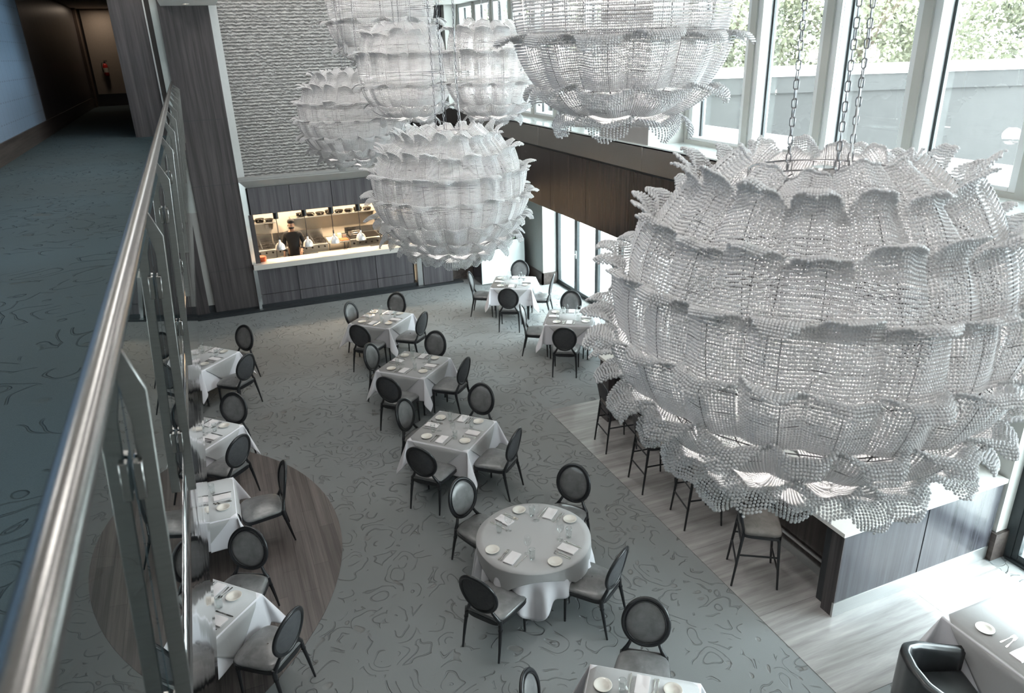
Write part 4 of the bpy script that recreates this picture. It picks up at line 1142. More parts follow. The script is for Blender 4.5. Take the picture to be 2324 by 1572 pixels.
    for rr_, zz in ((rt_*0.98, zt+0.012), (rt_*0.98, zt-0.03), (rt_*0.55, zt-0.045)): m.tube([(rr_*math.cos(2*PI*k/40), rr_*math.sin(2*PI*k/40), zz) for k in range(40)], 0.004, 6, closed=True)
    for k in range(20):
        a_ = 2*PI*k/20; m.tube([(rt_*0.98*math.cos(a_), rt_*0.98*math.sin(a_), zt+0.012), (rt_*0.98*math.cos(a_), rt_*0.98*math.sin(a_), zt-0.03)], 0.003, 4)
        m.tube([(rt_*0.98*math.cos(a_), rt_*0.98*math.sin(a_), zt-0.03), (rt_*0.55*math.cos(a_+0.25), rt_*0.55*math.sin(a_+0.25), zt-0.045)], 0.0018, 4)
    for k in range(3):
        a_ = 2*PI*k/3+0.5; m.tube([(0, 0, zt-0.03), (rt_*math.cos(a_), rt_*math.sin(a_), zt-0.01)], 0.007, 6)
    m.build('top_ring', 'chain_metal', root, smooth=True)
    m = MB(); m.lathe([(0.0001, zt-0.06), (0.045, zt-0.06), (0.047, zt-0.055), (0.047, zt+0.02), (0.042, zt+0.026), (0.0001, zt+0.026)], 24); m.build('hub', 'stainless', root, smooth='auto')
    return root, rt_, zt
GA, ra, za = make_globe(0.735, 0.63, 0.93, 9, 0.36, 3.03, 0.205, 0.120, 5, 'beaded_globe_chandelier')
GB, rb_, zb = make_globe(0.53, 0.56, 0.80, 6, 0.42, 3.03, 0.235, 0.125, 9, 'barrel_bead_chandelier')
def link_mesh():
    m = MB(); L_, W_, r = 0.0155, 0.0085, 0.0030; p = []
    for k in range(12):
        a = 2*PI*k/12; p.append((W_*math.cos(a), 0, W_*math.sin(a)+(L_ if math.sin(a) >= 0 else -L_)*0.6))
    m.tube(p, r, 5, closed=True); return np.array([tuple(v) for v in m.v]), np.array(m.f)
LV, LF = link_mesh()
def chain(p0, p1, parent):
    p0, p1 = Vector(p0), Vector(p1); ln = (p1-p0).length; n = int(ln/0.0335); d = (p1-p0)/n
    Vs = []; Fs = []
    for k in range(n):
        a = (k % 2)*PI/2+0.5+0.12*math.sin(k*1.7); c, s_ = math.cos(a), math.sin(a); R_ = np.array([[c, -s_, 0], [s_, c, 0], [0, 0, 1]])
        Vs.append(LV @ R_.T+np.array(p0+d*(k+0.5))); Fs.append(LF+len(LV)*k)
    return np_mesh('chain', np.concatenate(Vs), np.concatenate(Fs), 'chain_metal', parent, True, 4)
index_kids()
def hang(root, pos, rz, label, r, zt, ang=0.5, sc=1.0):
    used = root.name in USED; o = copy_tree(root) if used else root; USED[root.name] = 1
    o.location = pos; o.rotation_euler = (0, 0, rz); o.scale = (sc, sc, sc); tag(o, label, 'chandelier', 'beaded chandeliers')
    top = (CEIL-pos[2])/sc
    for k in range(3):
        a = 2*PI*k/3+ang-rz
        chain((r*0.48*math.cos(a), r*0.48*math.sin(a), zt+0.0), (r*0.55*math.cos(a), r*0.55*math.sin(a), top-0.02), o)
    m = MB(); rg = random.Random(int(pos[1]*10)); p = []
    a = ang-rz; zz = zt+0.0
    while zz < top: p.append((r*0.50*math.cos(a)+0.022*math.sin(zz*7)+rg.uniform(-.004, .004), r*0.50*math.sin(a)+0.022*math.cos(zz*5.3), zz)); zz += 0.06
    m.tube(p, 0.0028, 6); m.build('lamp_cord', 'window_frame_white', o, smooth=True)
    m = MB(); m.tube([(0.0, 0, zt+0.02), (0.0, 0, top)], 0.0015, 4); m.build('safety_cable', 'dark_wire', o)
    light('chandelier_lamp', 'POINT', pos, 15*sc, (1.0, 0.95, 0.9), size=0.12)
    m = MB(); m.lathe([(0.0001, top-0.05), (0.26, top-0.05), (0.27, top-0.04), (0.27, top)], 32); m.build('ceiling_plate', 'stainless', o, smooth='auto')
    return o
hang(GA, (2.195, 2.20, 4.665), 0.0, 'huge nearest beaded globe chandelier filling the right of the photo', ra, za, 0.06, 1.02)
hang(GA, (2.25, 7.23, 4.38), 1.1, 'beaded globe chandelier hanging in the middle, in front of the kitchen opening', ra, za, 0.06)
hang(GA, (2.28, 12.26, 4.77), 2.3, 'bluish beaded globe chandelier against the relief wall, partly hidden', ra, za, 0.06, 1.1)
hang(GB, (2.76, 10.65, 5.46), 0.2, 'barrel shaped bead chandelier above and left of the middle globe', rb_, zb, 0.06, 1.1)
hang(GB, (3.38, 8.87, 5.49), 1.5, 'barrel shaped bead chandelier before the small windows', rb_, zb, 0.06, 0.97)
hang(GB, (3.18, 13.60, 6.43), 2.6, 'bead chandelier cut by the top edge, left group', rb_, zb, 0.06, 1.6)
hang(GB, (2.17, 3.71, 5.92), 0.9, 'large dark looking bead chandelier cut by the top edge, right of centre', rb_, zb, 0.2)

# ================================================================ BAR
bar = empty('bar_counter', (6.5, 6.9, 0), 0, 'dark veneered bar counter with white stone top and steel plinth', 'bar counter')
def bb(x0, x1, y0, y1, z0, z1): return MB().box(x0-6.5, x1-6.5, y0-6.9, y1-6.9, z0, z1)
BY0, BX0 = 4.44, 5.35
m = MB(); m.prism([(BX0-0.03-6.5, BY0-0.02-6.9), (7.72-6.5, BY0-0.02-6.9), (7.72-6.5, 5.05-6.9), (6.0-6.5, 5.05-6.9), (6.0-6.5, 8.95-6.9), (7.72-6.5, 8.95-6.9), (7.72-6.5, 9.60-6.9), (BX0-0.03-6.5, 9.60-6.9)], 'z', 1.045, 1.095)
m.build('countertop', 'white_stone', bar, bevel=0.004)
bb(BX0+0.01, 6.535, BY0, BY0+0.04, 0.185, 1.045).build('front_panel', 'bar_veneer', bar, bevel=0.002)
bb(6.55, 7.69, BY0, BY0+0.04, 0.185, 1.045).build('front_panel', 'bar_veneer', bar, bevel=0.002)
bb(BX0, 5.42, BY0+0.001, BY0+0.16, 0.0, 1.045).build('end_panel', 'dark_veneer', bar)
bb(BX0-0.004, 7.69, BY0-0.006, BY0+0.02, 0.004, 0.185).build('plinth', 'stainless_soft', bar, bevel=0.002)
bb(5.42, 7.69, BY0+0.04, BY0+0.30, 0.0, 1.045).build('core', 'black_base', bar)
bb(5.72, 5.98, BY0+0.16, 9.55, 0.0, 1.045).build('knee_panel', 'bulkhead_veneer', bar)
bb(5.705, 5.72, BY0+0.16, 9.3, 0.004, 0.12).build('kick_strip', 'stainless_soft', bar)
bb(5.68, 5.70, BY0+0.16, 9.3, 0.22, 0.25).build('foot_strip', 'stainless_soft', bar)
bb(BX0, 5.72, 9.30, 9.58, 0.0, 1.045).build('end_panel', 'dark_veneer', bar)
bb(5.98, 7.69, 9.0, 9.5, 0.0, 1.045).build('core', 'black_base', bar)
bb(6.05, 7.5, 5.02, 5.55, 0.30, 0.86).build('inner_shelf', 'stainless_soft', bar)

# white cabinet with a bowl
cab = empty('white_cabinet', (6.7, 17.4, 0), 0, 'glossy white low cabinet with dark top standing against the back wall', 'cabinet')
m = MB(); m.box(-0.585, 0.60, -0.09, 0.60, 0.02, 1.10); m.build('carcass', 'door_trim', cab, bevel=0.003)
m = MB(); m.box(-0.60, 0.62, -0.12, -0.09, 0.02, 1.115); m.build('front', 'white_gloss', cab, bevel=0.003)
m = MB(); m.box(-0.585, 0.60, -0.09, 0.60, 1.10, 1.112); m.build('top', 'black_base', cab)
m = MB(); m.box(-0.603, -0.585, -0.09, 0.60, 0.02, 1.112); m.build('side_panel', 'bar_veneer', cab)
bowl = empty('potted_plant', (7.02, 17.45, 1.112), 0, 'small plant in a pale green bowl on the white cabinet', 'plant')
m = MB(); m.lathe([(0.0001, 0), (0.08, 0), (0.105, 0.02), (0.11, 0.10), (0.10, 0.10), (0.095, 0.03), (0.0001, 0.02)], 24); m.build('bowl', 'celadon', bowl, smooth='auto')
m = MB(); rg = random.Random(3)
for k in range(40):
    a = rg.uniform(0, 6.28); l = rg.uniform(0.05, 0.14); c = Vector((rg.uniform(-.06, .06), rg.uniform(-.06, .06), 0.08)); tip = c+Vector((math.cos(a)*l*0.6, math.sin(a)*l*0.6, l)); s_ = Vector((-math.sin(a), math.cos(a), 0))*0.014; mid = (c+tip)/2
    m.add([c, mid+s_, tip, mid-s_], [(0, 1, 2, 3)])
m.build('leaves', 'leaf_green', bowl)

# fire extinguisher in the corridor
fe = empty('fire_extinguisher', (-2.78, 31.05, 5.22), 0, 'red fire extinguisher hanging on the beige wall at the end of the dark corridor', 'fire extinguisher')
m = MB(); m.lathe([(0.0001, 0), (0.07, 0), (0.08, 0.02), (0.08, 0.33), (0.06, 0.39), (0.025, 0.42), (0.0001, 0.42)], 20); m.build('cylinder', 'red_paint', fe, smooth=True)
m = MB(); m.cyl((0, 0, 0.42), (0, 0, 0.47), 0.022); m.box(-0.02, 0.10, -0.012, 0.012, 0.47, 0.485); m.box(-0.02, 0.09, -0.012, 0.012, 0.50, 0.515); m.build('valve', 'black_plastic', fe)
m = MB(); m.tube([(-0.02, 0, 0.46), (-0.09, -0.02, 0.44), (-0.11, -0.02, 0.30), (-0.09, -0.02, 0.14)], 0.012, 8); m.build('hose', 'black_plastic', fe, smooth=True)
m = MB(); m.lathe([(0.081, 0.12), (0.081, 0.27)], 20); m.build('paper_label', 'label_paper', fe, smooth=True)
m = MB(); m.box(-0.03, 0.03, 0.075, 0.095, 0.1, 0.45); m.build('wall_bracket', 'black_plastic', fe)

# ================================================================ KITCHEN
shell_src = {}
def heat_lamp(x, where):
    o = empty('heat_lamp', (x, 18.12, 2.31), 0, 'brushed dome heat lamp on a black cord, %s' % where, 'lamp', 'heat lamps over the pass')
    m = MB(); m.cyl((0, 0, -0.17), (0, 0, 0.0), 0.062, 0.062, 24); m.build('canopy', 'black_plastic', o, smooth='auto')
    m = MB(); m.tube([(0, 0, -0.17), (0.006, 0, -0.4), (0.0, 0, -0.62)], 0.009, 8); m.tube([(0, 0, -0.60), (0, 0, -0.70)], 0.016, 10); m.build('cord', 'black_plastic', o, smooth=True)
    m = MB(); m.lathe([(0.022, -0.68), (0.026, -0.70), (0.030, -0.745), (0.062, -0.765), (0.10, -0.81), (0.118, -0.87), (0.122, -0.905), (0.128, -0.915), (0.120, -0.905), (0.095, -0.815), (0.055, -0.77), (0.0001, -0.76)], 32); m.build('lamp_shade', 'aluminium', o, smooth=True)
    m = MB(); m.lathe([(0.0001, -0.775), (0.03, -0.79), (0.045, -0.83), (0.03, -0.865), (0.0001, -0.875)], 16); m.build('bulb', 'lamp_glow', o, smooth=True)
    light('heat_lamp_light', 'SPOT', (x, 18.12, 2.31-0.88), 12, (1.0, 0.62, 0.34), (0, 0, 0), 0.04, spot=2.4)
for x, wd in ((1.27, 'first from the left, before the cook'), (1.93, 'second from the left'), (2.57, 'third from the left'), (3.23, 'fourth, nearest the middle globe chandelier')): heat_lamp(x, wd)
for x in (0.6, 2.2, 3.8, 5.2): light('kitchen_light', 'AREA', (x, 19.9, 2.88), 42, (1.0, 0.75, 0.50), (0, 0, 0), 0.5)

def gas_range(x0, x1, label):
    o = empty('gas_range', ((x0+x1)/2, 20.65, 0), 0, label, 'range', 'gas ranges along the kitchen wall'); w_ = (x1-x0)/2-0.005
    m = MB(); m.box(-w_, w_, -0.38, 0.42, 0.12, 0.90); m.build('body', 'stainless_soft', o, bevel=0.006)
    m = MB(); m.box(-w_, w_, -0.42, -0.38, 0.76, 0.895); m.build('control_panel', 'stainless_soft', o, bevel=0.004)
    m = MB(); m.box(-w_+0.04, w_-0.04, -0.40, -0.38, 0.22, 0.70); m.build('oven_door', 'stainless_soft', o, bevel=0.004)
    m = MB(); m.tube([(-w_+0.08, -0.44, 0.66), (w_-0.08, -0.44, 0.66)], 0.012, 8); m.build('door_handle', 'stainless', o)
    m = MB(); m.box(-w_, w_, 0.38, 0.42, 0.90, 1.16); m.build('splash_back', 'stainless', o)
    for k in range(4):
        m = MB(); xk = -w_*0.75+k*w_*0.5; m.cyl((xk, -0.455, 0.83), (xk, -0.42, 0.83), 0.024, 0.026, 14); m.build('knob', 'black_plastic', o, smooth='auto')
    m = MB()
    for cx_ in (-w_*0.5, w_*0.5):
        for cy_ in (-0.18, 0.18):
            m.lathe([(0.02, 0.905), (0.055, 0.905), (0.055, 0.92), (0.02, 0.925)], 14, (cx_, cy_, 0))
            for k in range(5):
                q = -w_*0.42+k*w_*0.21; m.box(cx_+q-0.006, cx_+q+0.006, cy_-0.15, cy_+0.15, 0.925, 0.945)
            for k in range(3): q = -0.13+k*0.13; m.box(cx_-w_*0.45, cx_+w_*0.45, cy_+q-0.006, cy_+q+0.006, 0.93, 0.948)
    m.build('burner_grates', 'cast_iron', o)
    for sx in (-1, 1):
        for y in (-0.32, 0.36): m = MB(); m.cyl((sx*(w_-0.05), y, 0), (sx*(w_-0.05), y, 0.12), 0.02); m.build('leg', 'stainless', o)
gas_range(0.62, 1.30, 'gas range at the far left of the kitchen line')
gas_range(1.31, 1.99, 'gas range behind the cook')
gas_range(2.00, 2.68, 'gas range right of the cook')
o = empty('prep_table', (3.0, 20.6, 0), 0, 'stainless prep table between the ranges and the grill', 'table')
m = MB(); m.box(-0.30, 0.28, -0.36, 0.44, 0.86, 0.90); m.build('tabletop', 'stainless_soft', o, bevel=0.004)
m = MB(); m.box(-0.28, 0.26, -0.30, 0.40, 0.35, 0.38); m.build('under_shelf', 'stainless_soft', o)
for sx in (-0.27, 0.25):
    for sy in (-0.32, 0.40): m = MB(); m.cyl((sx, sy, 0), (sx, sy, 0.86), 0.018); m.build('leg', 'stainless', o)
def slab(name, x0, x1, y0, y1, z0, z1, mat, label, cat, group=None):
    o = B(x0-(x0+x1)/2, x1-(x0+x1)/2, y0-(y0+y1)/2, y1-(y0+y1)/2, 0, z1-z0).build(name, mat, None, bevel=0.004); o.location = ((x0+x1)/2, (y0+y1)/2, z0); tag(o, label, cat, group); return o
slab('cutting_board', 2.72, 3.02, 20.28, 20.85, 0.90, 0.92, 'cutting_white', 'cream cutting board on the prep table', 'cutting board')
slab('cutting_board', 3.04, 3.27, 20.26, 20.55, 0.90, 0.925, 'terracotta_board', 'reddish brown cutting board beside the grill', 'cutting board')
slab('food_container', 3.04, 3.14, 20.62, 20.80, 0.90, 1.02, 'cutting_white', 'cream tub behind the reddish cutting board', 'container')
slab('food_container', 3.16, 3.27, 20.62, 20.80, 0.90, 1.00, 'stainless_soft', 'steel insert pan behind the reddish cutting board', 'container')
o = empty('char_grill', (3.72, 20.62, 0), 0, 'stainless char grill with dark grate and round knobs', 'grill')
m = MB(); m.box(-0.42, 0.42, -0.36, 0.44, 0.14, 0.92); m.build('body', 'stainless_soft', o, bevel=0.006)
m = MB(); m.box(-0.42, 0.42, -0.41, -0.36, 0.72, 0.91); m.build('control_panel', 'stainless', o, bevel=0.004)
for k in range(5): m = MB(); m.cyl((-0.33+k*0.165, -0.45, 0.815), (-0.33+k*0.165, -0.41, 0.815), 0.03, 0.032, 14); m.build('knob', 'black_plastic', o, smooth='auto')
m = MB()
for k in range(26): m.box(-0.40+k*0.032, -0.386+k*0.032, -0.30, 0.34, 0.925, 0.945)
m.box(-0.41, 0.41, -0.33, -0.30, 0.92, 0.95); m.build('grate', 'cast_iron', o)
m = MB(); m.box(-0.42, 0.42, 0.38, 0.42, 0.92, 1.10); m.build('splash_back', 'stainless', o)
m = MB()
for sx in (-0.38, 0.38):
    for sy in (-0.32, 0.40): m.cyl((sx, sy, 0), (sx, sy, 0.14), 0.02)
m.build('feet', 'stainless', o)
o = empty('sandwich_press', (3.50, 20.55, 0.945), 0, 'small steel sandwich press on the left of the grill', 'appliance')
m = MB(); m.box(-0.16, 0.16, -0.14, 0.14, 0, 0.06); m.build('base', 'stainless', o, bevel=0.008)
m = MB(); m.box(-0.16, 0.16, -0.14, 0.14, 0.07, 0.12); m.build('lid', 'stainless', o, bevel=0.01)
m = MB(); m.tube([(-0.12, -0.12, 0.12), (-0.12, -0.18, 0.18), (0.12, -0.18, 0.18), (0.12, -0.12, 0.12)], 0.008, 8); m.build('handle', 'stainless', o, smooth=True)
o = empty('fryer', (4.34, 20.6, 0), 0, 'stainless fryer at the right end of the kitchen line', 'fryer')
m = MB(); m.box(-0.17, 0.17, -0.38, 0.42, 0.1, 0.92); m.build('body', 'stainless', o, bevel=0.006)
m = MB(); m.box(-0.15, 0.15, 0.30, 0.42, 0.92, 1.25); m.build('flue', 'stainless_soft', o)
m = MB(); m.box(-0.13, 0.13, -0.30, 0.28, 0.92, 0.95); m.tube([(0, -0.3, 0.97), (0, -0.52, 1.04)], 0.01, 8); m.build('basket', 'cast_iron', o)
o = empty('worktop_station', (2.95, 19.0, 0), 0, 'stainless work station just behind the pass counter', 'worktop')
m = MB(); m.box(-0.68, 0.70, -0.32, 0.26, 0.04, 0.93); m.build('body', 'stainless_soft', o, bevel=0.006)
m = MB(); m.box(-0.68, 0.70, -0.36, 0.0, 0.93, 0.96); m.build('shelf', 'stainless', o, bevel=0.003)
m = MB(); m.box(-0.05, 0.05, -0.02, 0.02, 0.96, 0.99); m.build('handle', 'stainless', o)
o = empty('worktop_station', (1.08, 19.0, 0), 0, 'stainless work station behind the left end of the pass counter', 'worktop')
m = MB(); m.box(-0.40, 0.36, -0.32, 0.22, 0.04, 0.90); m.build('body', 'stainless_soft', o, bevel=0.006)
m = MB(); m.box(-0.40, 0.36, -0.32, 0.22, 0.90, 0.93); m.build('tabletop', 'stainless', o, bevel=0.003)
def shelf(x0, x1, z, label):
    o = empty('wall_shelf', ((x0+x1)/2, 21.1, z), 0, label, 'shelf', 'kitchen wall shelves'); w_ = (x1-x0)/2
    m = MB(); m.box(-w_, w_, -0.20, 0.15, -0.03, 0.0); m.build('board', 'stainless_soft', o, bevel=0.003)
    for sx in (-w_+0.08, w_-0.08): m = MB(); m.prism([(-0.18, -0.03), (0.15, -0.03), (0.15, -0.26)], 'x', sx-0.008, sx+0.008); m.build('bracket', 'stainless', o)
shelf(0.05, 1.45, 1.50, 'left stainless wall shelf stacked with pans')
shelf(1.85, 4.25, 1.54, 'long stainless wall shelf over the ranges and grill')
def pan():
    o = empty('frying_pan')
    m = MB(); m.lathe([(0.0001, 0.0), (0.09, 0.0), (0.125, 0.045), (0.122, 0.045), (0.088, 0.005), (0.0001, 0.005)], 20); m.build('pan_body', 'cast_iron', o, smooth='auto')
    m = MB(); m.tube([(0.12, 0, 0.04), (0.2, 0, 0.055), (0.28, 0, 0.06)], 0.009, 8); m.build('handle', 'stainless', o, smooth=True); return o
PN = pan(); index_kids(); rg = random.Random(8); first = True
for (x0, x1, z, n, wd) in ((0.2, 1.4, 1.50, 5, 'left kitchen shelf'), (2.0, 4.15, 1.54, 8, 'long kitchen shelf')):
    for k in range(n):
        x = x0+(x1-x0)*(k+0.5)/n
        for j in range(2 if k % 3 else 3):
            o = PN if first else copy_tree(PN); first = False
            o.location = (x+rg.uniform(-.01, .01), 21.05+rg.uniform(-.02, .02), z+j*0.014*2); o.rotation_euler = (0, 0, rg.uniform(-2.2, -1.0))
            tag(o, '%s in the %s on the %s' % ({0: 'bottom pan', 1: 'second pan', 2: 'top pan'}[j], 'pile %s' % ['at its left end', 'second from the left', 'third from the left', 'fourth from the left', 'fifth from the left', 'sixth from the left', 'seventh from the left', 'at its right end'][k], wd), 'pan', 'pans on the kitchen shelves')
o = B(-0.04, 0.04, -0.01, 0.01, -0.06, 0.06).build('wall_outlet', 'stainless_soft', None, bevel=0.003); o.location = (1.22, 21.24, 1.33); tag(o, 'grey power outlet on the kitchen wall left of the cook', 'outlet')
# orange plates at the left end of the pass
pl = MB(); pl.lathe([(0.0001, 0.0), (0.06, 0.0), (0.11, 0.014), (0.112, 0.018), (0.06, 0.006), (0.0001, 0.005)], 28); P0 = pl.build('stacked_plate', 'orange_ceramic', None, smooth=True)
for k in range(9):
    o = P0 if k == 0 else P0.copy()
    if k: COL.objects.link(o)
    o.location = (0.80+0.003*math.sin(k*2.1), 18.12, 1.156+k*0.0125)
    tag(o, 'orange plate, %s in the stack on the pass counter' % (['bottom', 'second from bottom', 'third from bottom', 'fourth from bottom', 'middle', 'fourth from top', 'third from top', 'second from top', 'topmost'][k]), 'plate', 'orange plates stacked on the pass')

# ---------------------------------------------------------------- the cook
cook = empty('person', (1.72, 19.52, 0), math.radians(168), 'cook in black jacket and black cap standing behind the pass, looking down', 'person')
def skinned(name, joints, edges, mat, parent, root=0, sub=2):
    me = bpy.data.meshes.new(name); me.from_pydata([j[0] for j in joints], edges, []); me.update()
    o = bpy.data.objects.new(name, me); COL.objects.link(o); o.parent = parent; me.materials.append(MATS[mat])
    md = o.modifiers.new('skin', 'SKIN'); md.use_smooth_shade = True
    sv = me.skin_vertices[0].data
    for i, j in enumerate(joints):
        r = j[1]; sv[i].radius = (r, r) if not isinstance(r, tuple) else r; sv[i].use_root = (i == root)
    s_ = o.modifiers.new('sub', 'SUBSURF'); s_.levels = sub; s_.render_levels = sub
    return o
J = [((0, 0, 0.96), (0.15, 0.11)), ((0, 0, 1.16), (0.135, 0.10)), ((0, 0, 1.36), (0.165, 0.11)), ((0, 0.0, 1.475), (0.075, 0.07)), ((0, 0.015, 1.54), 0.056), ((0.0, 0.04, 1.60), (0.066, 0.075)), ((0.0, 0.035, 1.675), (0.076, 0.092)), ((0, 0.02, 1.74), (0.055, 0.065)),
     ((0.18, 0, 1.43), 0.060), ((0.255, -0.01, 1.18), 0.046), ((0.245, 0.13, 0.96), 0.030),
     ((-0.18, 0, 1.43), 0.060), ((-0.26, 0.0, 1.18), 0.046), ((-0.20, 0.20, 1.02), 0.030),
     ((0.09, 0, 0.88), 0.095), ((0.10, 0.02, 0.50), 0.062), ((0.11, -0.01, 0.10), 0.042), ((0.12, 0.13, 0.04), 0.036),
     ((-0.09, 0, 0.88), 0.095), ((-0.10, 0.02, 0.50), 0.062), ((-0.11, -0.01, 0.10), 0.042), ((-0.12, 0.13, 0.04), 0.036)]
Eg = [(0, 1), (1, 2), (2, 3), (3, 4), (4, 5), (5, 6), (6, 7), (2, 8), (8, 9), (9, 10), (2, 11), (11, 12), (12, 13), (0, 14), (14, 15), (15, 16), (16, 17), (0, 18), (18, 19), (19, 20), (20, 21)]
def hand(w_, fdir, sgn, J, Eg, wi):
    """palm and five fingers added to the same skeleton"""
    w_ = Vector(w_); f = Vector(fdir).normalized(); dn = Vector((0, 0, -1)); side = f.cross(dn).normalized()*sgn
    base = len(J); palm = w_+f*0.055+dn*0.01; J.append((tuple(palm), (0.036, 0.018))); Eg.append((wi, base))
    for k, (off, ln) in enumerate(((-0.028, 0.060), (-0.010, 0.074), (0.010, 0.070), (0.028, 0.055))):
        a = palm+f*0.035+side*off; b_ = a+f*ln*0.5+dn*0.012; c = b_+f*ln*0.32+dn*0.03
        i = len(J); J += [(tuple(a), 0.0088), (tuple(b_), 0.0080), (tuple(c), 0.0068)]; Eg += [(base, i), (i, i+1), (i+1, i+2)]
    a = palm-side*0.035-f*0.01; b_ = a-side*0.02+f*0.03; i = len(J); J += [(tuple(a), 0.010), (tuple(b_), 0.0085)]; Eg += [(base, i), (i, i+1)]
hand(J[10][0], (0.0, 0.35, -0.9), 1, J, Eg, 10); hand(J[13][0], (0.1, 0.8, -0.35), -1, J, Eg, 13)
skinned('body', J, Eg, 'skin', cook)
JJ = [((0, 0, 0.70), (0.19, 0.15)), ((0, 0, 0.96), (0.175, 0.135)), ((0, 0, 1.16), (0.155, 0.12)), ((0, 0, 1.36), (0.185, 0.13)), ((0, 0.0, 1.485), (0.085, 0.08)),
      ((0.185, 0, 1.43), 0.078), ((0.262, -0.01, 1.18), 0.062), ((0.248, 0.11, 0.99), 0.048), ((-0.185, 0, 1.43), 0.078), ((-0.268, 0, 1.18), 0.062), ((-0.208, 0.17, 1.04), 0.048)]
skinned('chef_jacket', JJ, [(0, 1), (1, 2), (2, 3), (3, 4), (3, 5), (5, 6), (6, 7), (3, 8), (8, 9), (9, 10)], 'chef_black', cook, 1)
JT = [((0, 0, 0.92), (0.155, 0.12)), ((0.095, 0, 0.82), 0.11), ((0.10, 0.02, 0.50), 0.082), ((0.11, -0.01, 0.10), 0.062), ((-0.095, 0, 0.82), 0.11), ((-0.10, 0.02, 0.50), 0.082), ((-0.11, -0.01, 0.10), 0.062)]
skinned('trousers', JT, [(0, 1), (1, 2), (2, 3), (0, 4), (4, 5), (5, 6)], 'chef_black', cook)
m = MB()
for sx in (-1, 1): m.box(sx*0.115-0.045, sx*0.115+0.045, -0.07, 0.20, 0.0, 0.085)
m.build('shoes', 'black_leather', cook, bevel=0.02, seg=3)
m = MB(); m.lathe([(0.084, 0), (0.090, 0.02), (0.090, 0.055), (0.075, 0.085), (0.04, 0.098), (0.0001, 0.10)], 24, (0, 0.02, 1.715)); m.tube([(0.02, -0.06, 1.72), (0.04, -0.11, 1.71), (0.05, -0.13, 1.68)], 0.012, 6); m.build('skull_cap', 'chef_black', cook, smooth=True)
m = MB()
def beard(u, v):
    a = PI*u; r = 0.072+0.003*math.sin(9*u)
    return Vector((r*math.cos(a)*0.92, 0.035+r*1.05*math.sin(a), 1.618-0.045*v*(0.7+0.3*math.sin(a))))
m.grid(beard, 20, 5); m.build('beard', 'hair_black', cook, smooth=True, solid=0.012)
m = MB(); m.prism([(0.118, 1.655), (0.145, 1.640), (0.118, 1.632)], 'x', -0.010, 0.010); m.build('nose', 'skin', cook, bevel=0.004)
m = MB()
for sx in (-1, 1): m.lathe([(0.0001, -0.008), (0.009, 0), (0.0001, 0.008)], 8, (sx*0.028, 0.120, 1.672))
m.build('eyes', 'hair_black', cook)
m = MB()
for sx in (-1, 1): m.lathe([(0.0001, -0.028), (0.011, -0.01), (0.013, 0.012), (0.0001, 0.028)], 10, (sx*0.080, 0.03, 1.65))
m.build('ears', 'skin', cook, smooth=True)
m = MB(); m.box(-0.022, 0.022, 0.116, 0.122, 1.607, 1.614); m.build('mouth', 'hair_black', cook)
m = MB(); m.box(-0.265, -0.258, -0.025, 0.03, 1.30, 1.37); m.build('sleeve_patch', 'patch_yellow', cook, bevel=0.003)

# ================================================================ SMALL CEILING LIGHTS
def downlight(x, y, z, label):
    o = empty('ceiling_light', (x, y, z), 0, label, 'ceiling light', 'recessed ceiling lights')
    m = MB(); m.lathe([(0.050, 0.0), (0.072, 0.0), (0.072, -0.008), (0.050, -0.008)], 20); m.build('trim_ring', 'ceiling_paint', o, smooth='auto')
    m = MB(); m.lathe([(0.0001, -0.003), (0.050, -0.003)], 20); m.build('diffuser', 'downlight_glow', o)
for k, y in enumerate((17.9, 17.4, 16.0, 15.5, 14.1, 13.6)):
    downlight(5.45, y, 6.75, 'recessed light in the right soffit, number %s from the far wall' % ['one', 'two', 'three', 'four', 'five', 'six'][k])
downlight(0.12, 17.25, 6.74, 'recessed light in the ledge above the wood column')

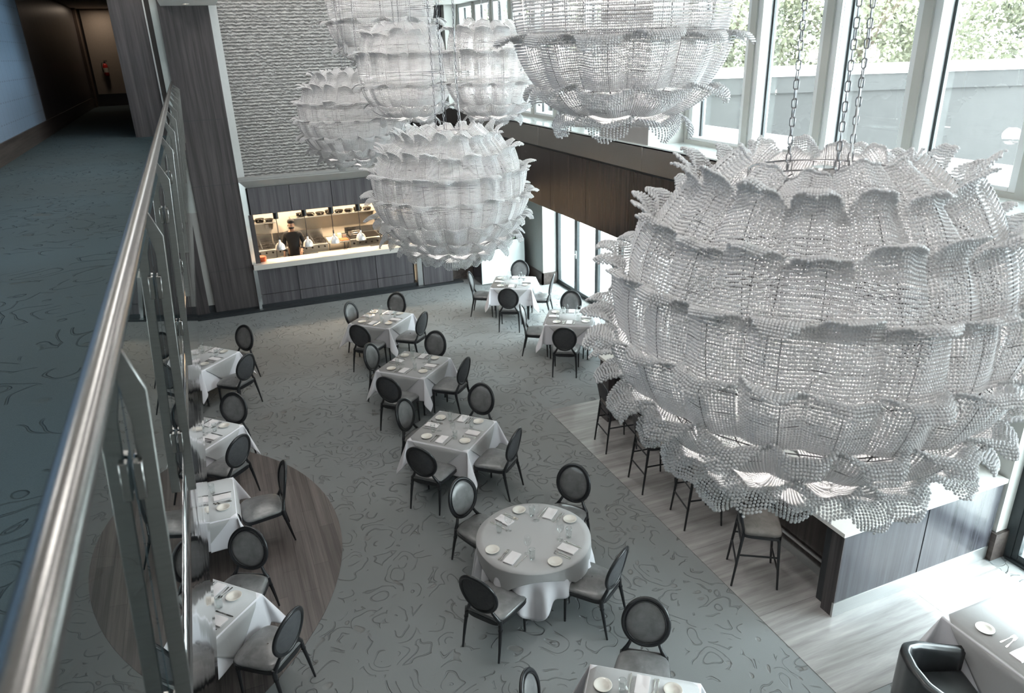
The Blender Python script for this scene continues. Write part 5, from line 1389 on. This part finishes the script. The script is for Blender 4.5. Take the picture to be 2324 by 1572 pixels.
# ================================================================ OUTSIDE
def tree(name, x, y, h, r, seed, label):
    rg = np.random.RandomState(seed); o = empty(name, (x, y, 0), 0, label, 'tree', 'trees beyond the parapet')
    m = MB(); m.tube([(0, 0, 0), (0.1, 0.05, h*0.4), (-0.1, 0.1, h*0.7)], [0.28, 0.2, 0.1], 8)
    for k in range(6):
        a = k*1.05; m.tube([(0, 0, h*(0.35+0.05*k)), (math.cos(a)*r*0.6, math.sin(a)*r*0.6, h*(0.5+0.07*k))], [0.10, 0.03], 6)
    m.build('trunk', 'bark', o)
    nb = 26; cen = np.stack([rg.randn(nb)*r*0.42, rg.randn(nb)*r*0.42, h*0.62+rg.randn(nb)*h*0.17], -1); rad = r*(0.22+0.22*rg.rand(nb))
    n = 13000; k = rg.randint(0, nb, n); d = rg.randn(n, 3); d /= np.linalg.norm(d, axis=1, keepdims=True)
    P_ = cen[k]+d*(rad[k]*(0.75+0.35*rg.rand(n)))[:, None]
    q = rg.randn(n, 3); q /= np.linalg.norm(q, axis=1, keepdims=True); w2 = np.cross(q, d); w2 /= np.linalg.norm(w2, axis=1, keepdims=True)+1e-9
    s_ = (0.05+0.07*rg.rand(n))[:, None]
    V = np.stack([P_-q*s_, P_+w2*s_*0.6, P_+q*s_, P_-w2*s_*0.6], 1).reshape(-1, 3); F = np.arange(n*4).reshape(-1, 4)
    np_mesh('crown', V, F, 'tree_leaves', o, False, 4)
for k, (lat, dep, h, r) in enumerate(((1.5, 30, 9.0, 3.0), (5.2, 28, 8.2, 2.8), (9.0, 31, 9.2, 3.4), (12.6, 27, 9.6, 3.2), (16.0, 30, 9.4, 3.4), (19.5, 26, 9.8, 3.4))):
    p = r2*lat+f2*dep
    tree('tree', p.x, p.y, h, r, 40+k, 'pale sunlit tree beyond the parapet, %s' % ['leftmost, behind the first big window', 'second from the left', 'third from the left, behind the chains', 'fourth from the left', 'fifth from the left', 'rightmost'][k])
tc_ = empty('terrace_chair', (9.3, 12.9, -0.02), math.radians(100), 'pale round backed chair on the terrace outside the third door leaf', 'chair')
m = MB(); m.lathe([(0.0001, 0.44), (0.26, 0.44), (0.28, 0.46), (0.27, 0.48), (0.0001, 0.485)], 28); m.build('seat', 'window_frame_white', tc_, smooth='auto')
m = MB(); m.grid(lambda u, v: Vector((0.30*math.cos(PI+PI*u), 0.30*math.sin(PI+PI*u), 0.46+0.36*v*(0.6+0.4*math.sin(PI*u)))), 20, 5); m.build('backrest', 'window_frame_white', tc_, smooth=True, solid=0.02)
for k in range(4):
    a = PI/4+k*PI/2; m = MB(); m.tube([(0.28*math.cos(a), 0.28*math.sin(a), 0), (0.2*math.cos(a), 0.2*math.sin(a), 0.45)], 0.013, 8); m.build('leg', 'stainless_soft', tc_)

for o in bpy.data.objects:
    if o.type == 'LIGHT': o['kind'] = 'structure' if False else o.get('kind', 'helper')
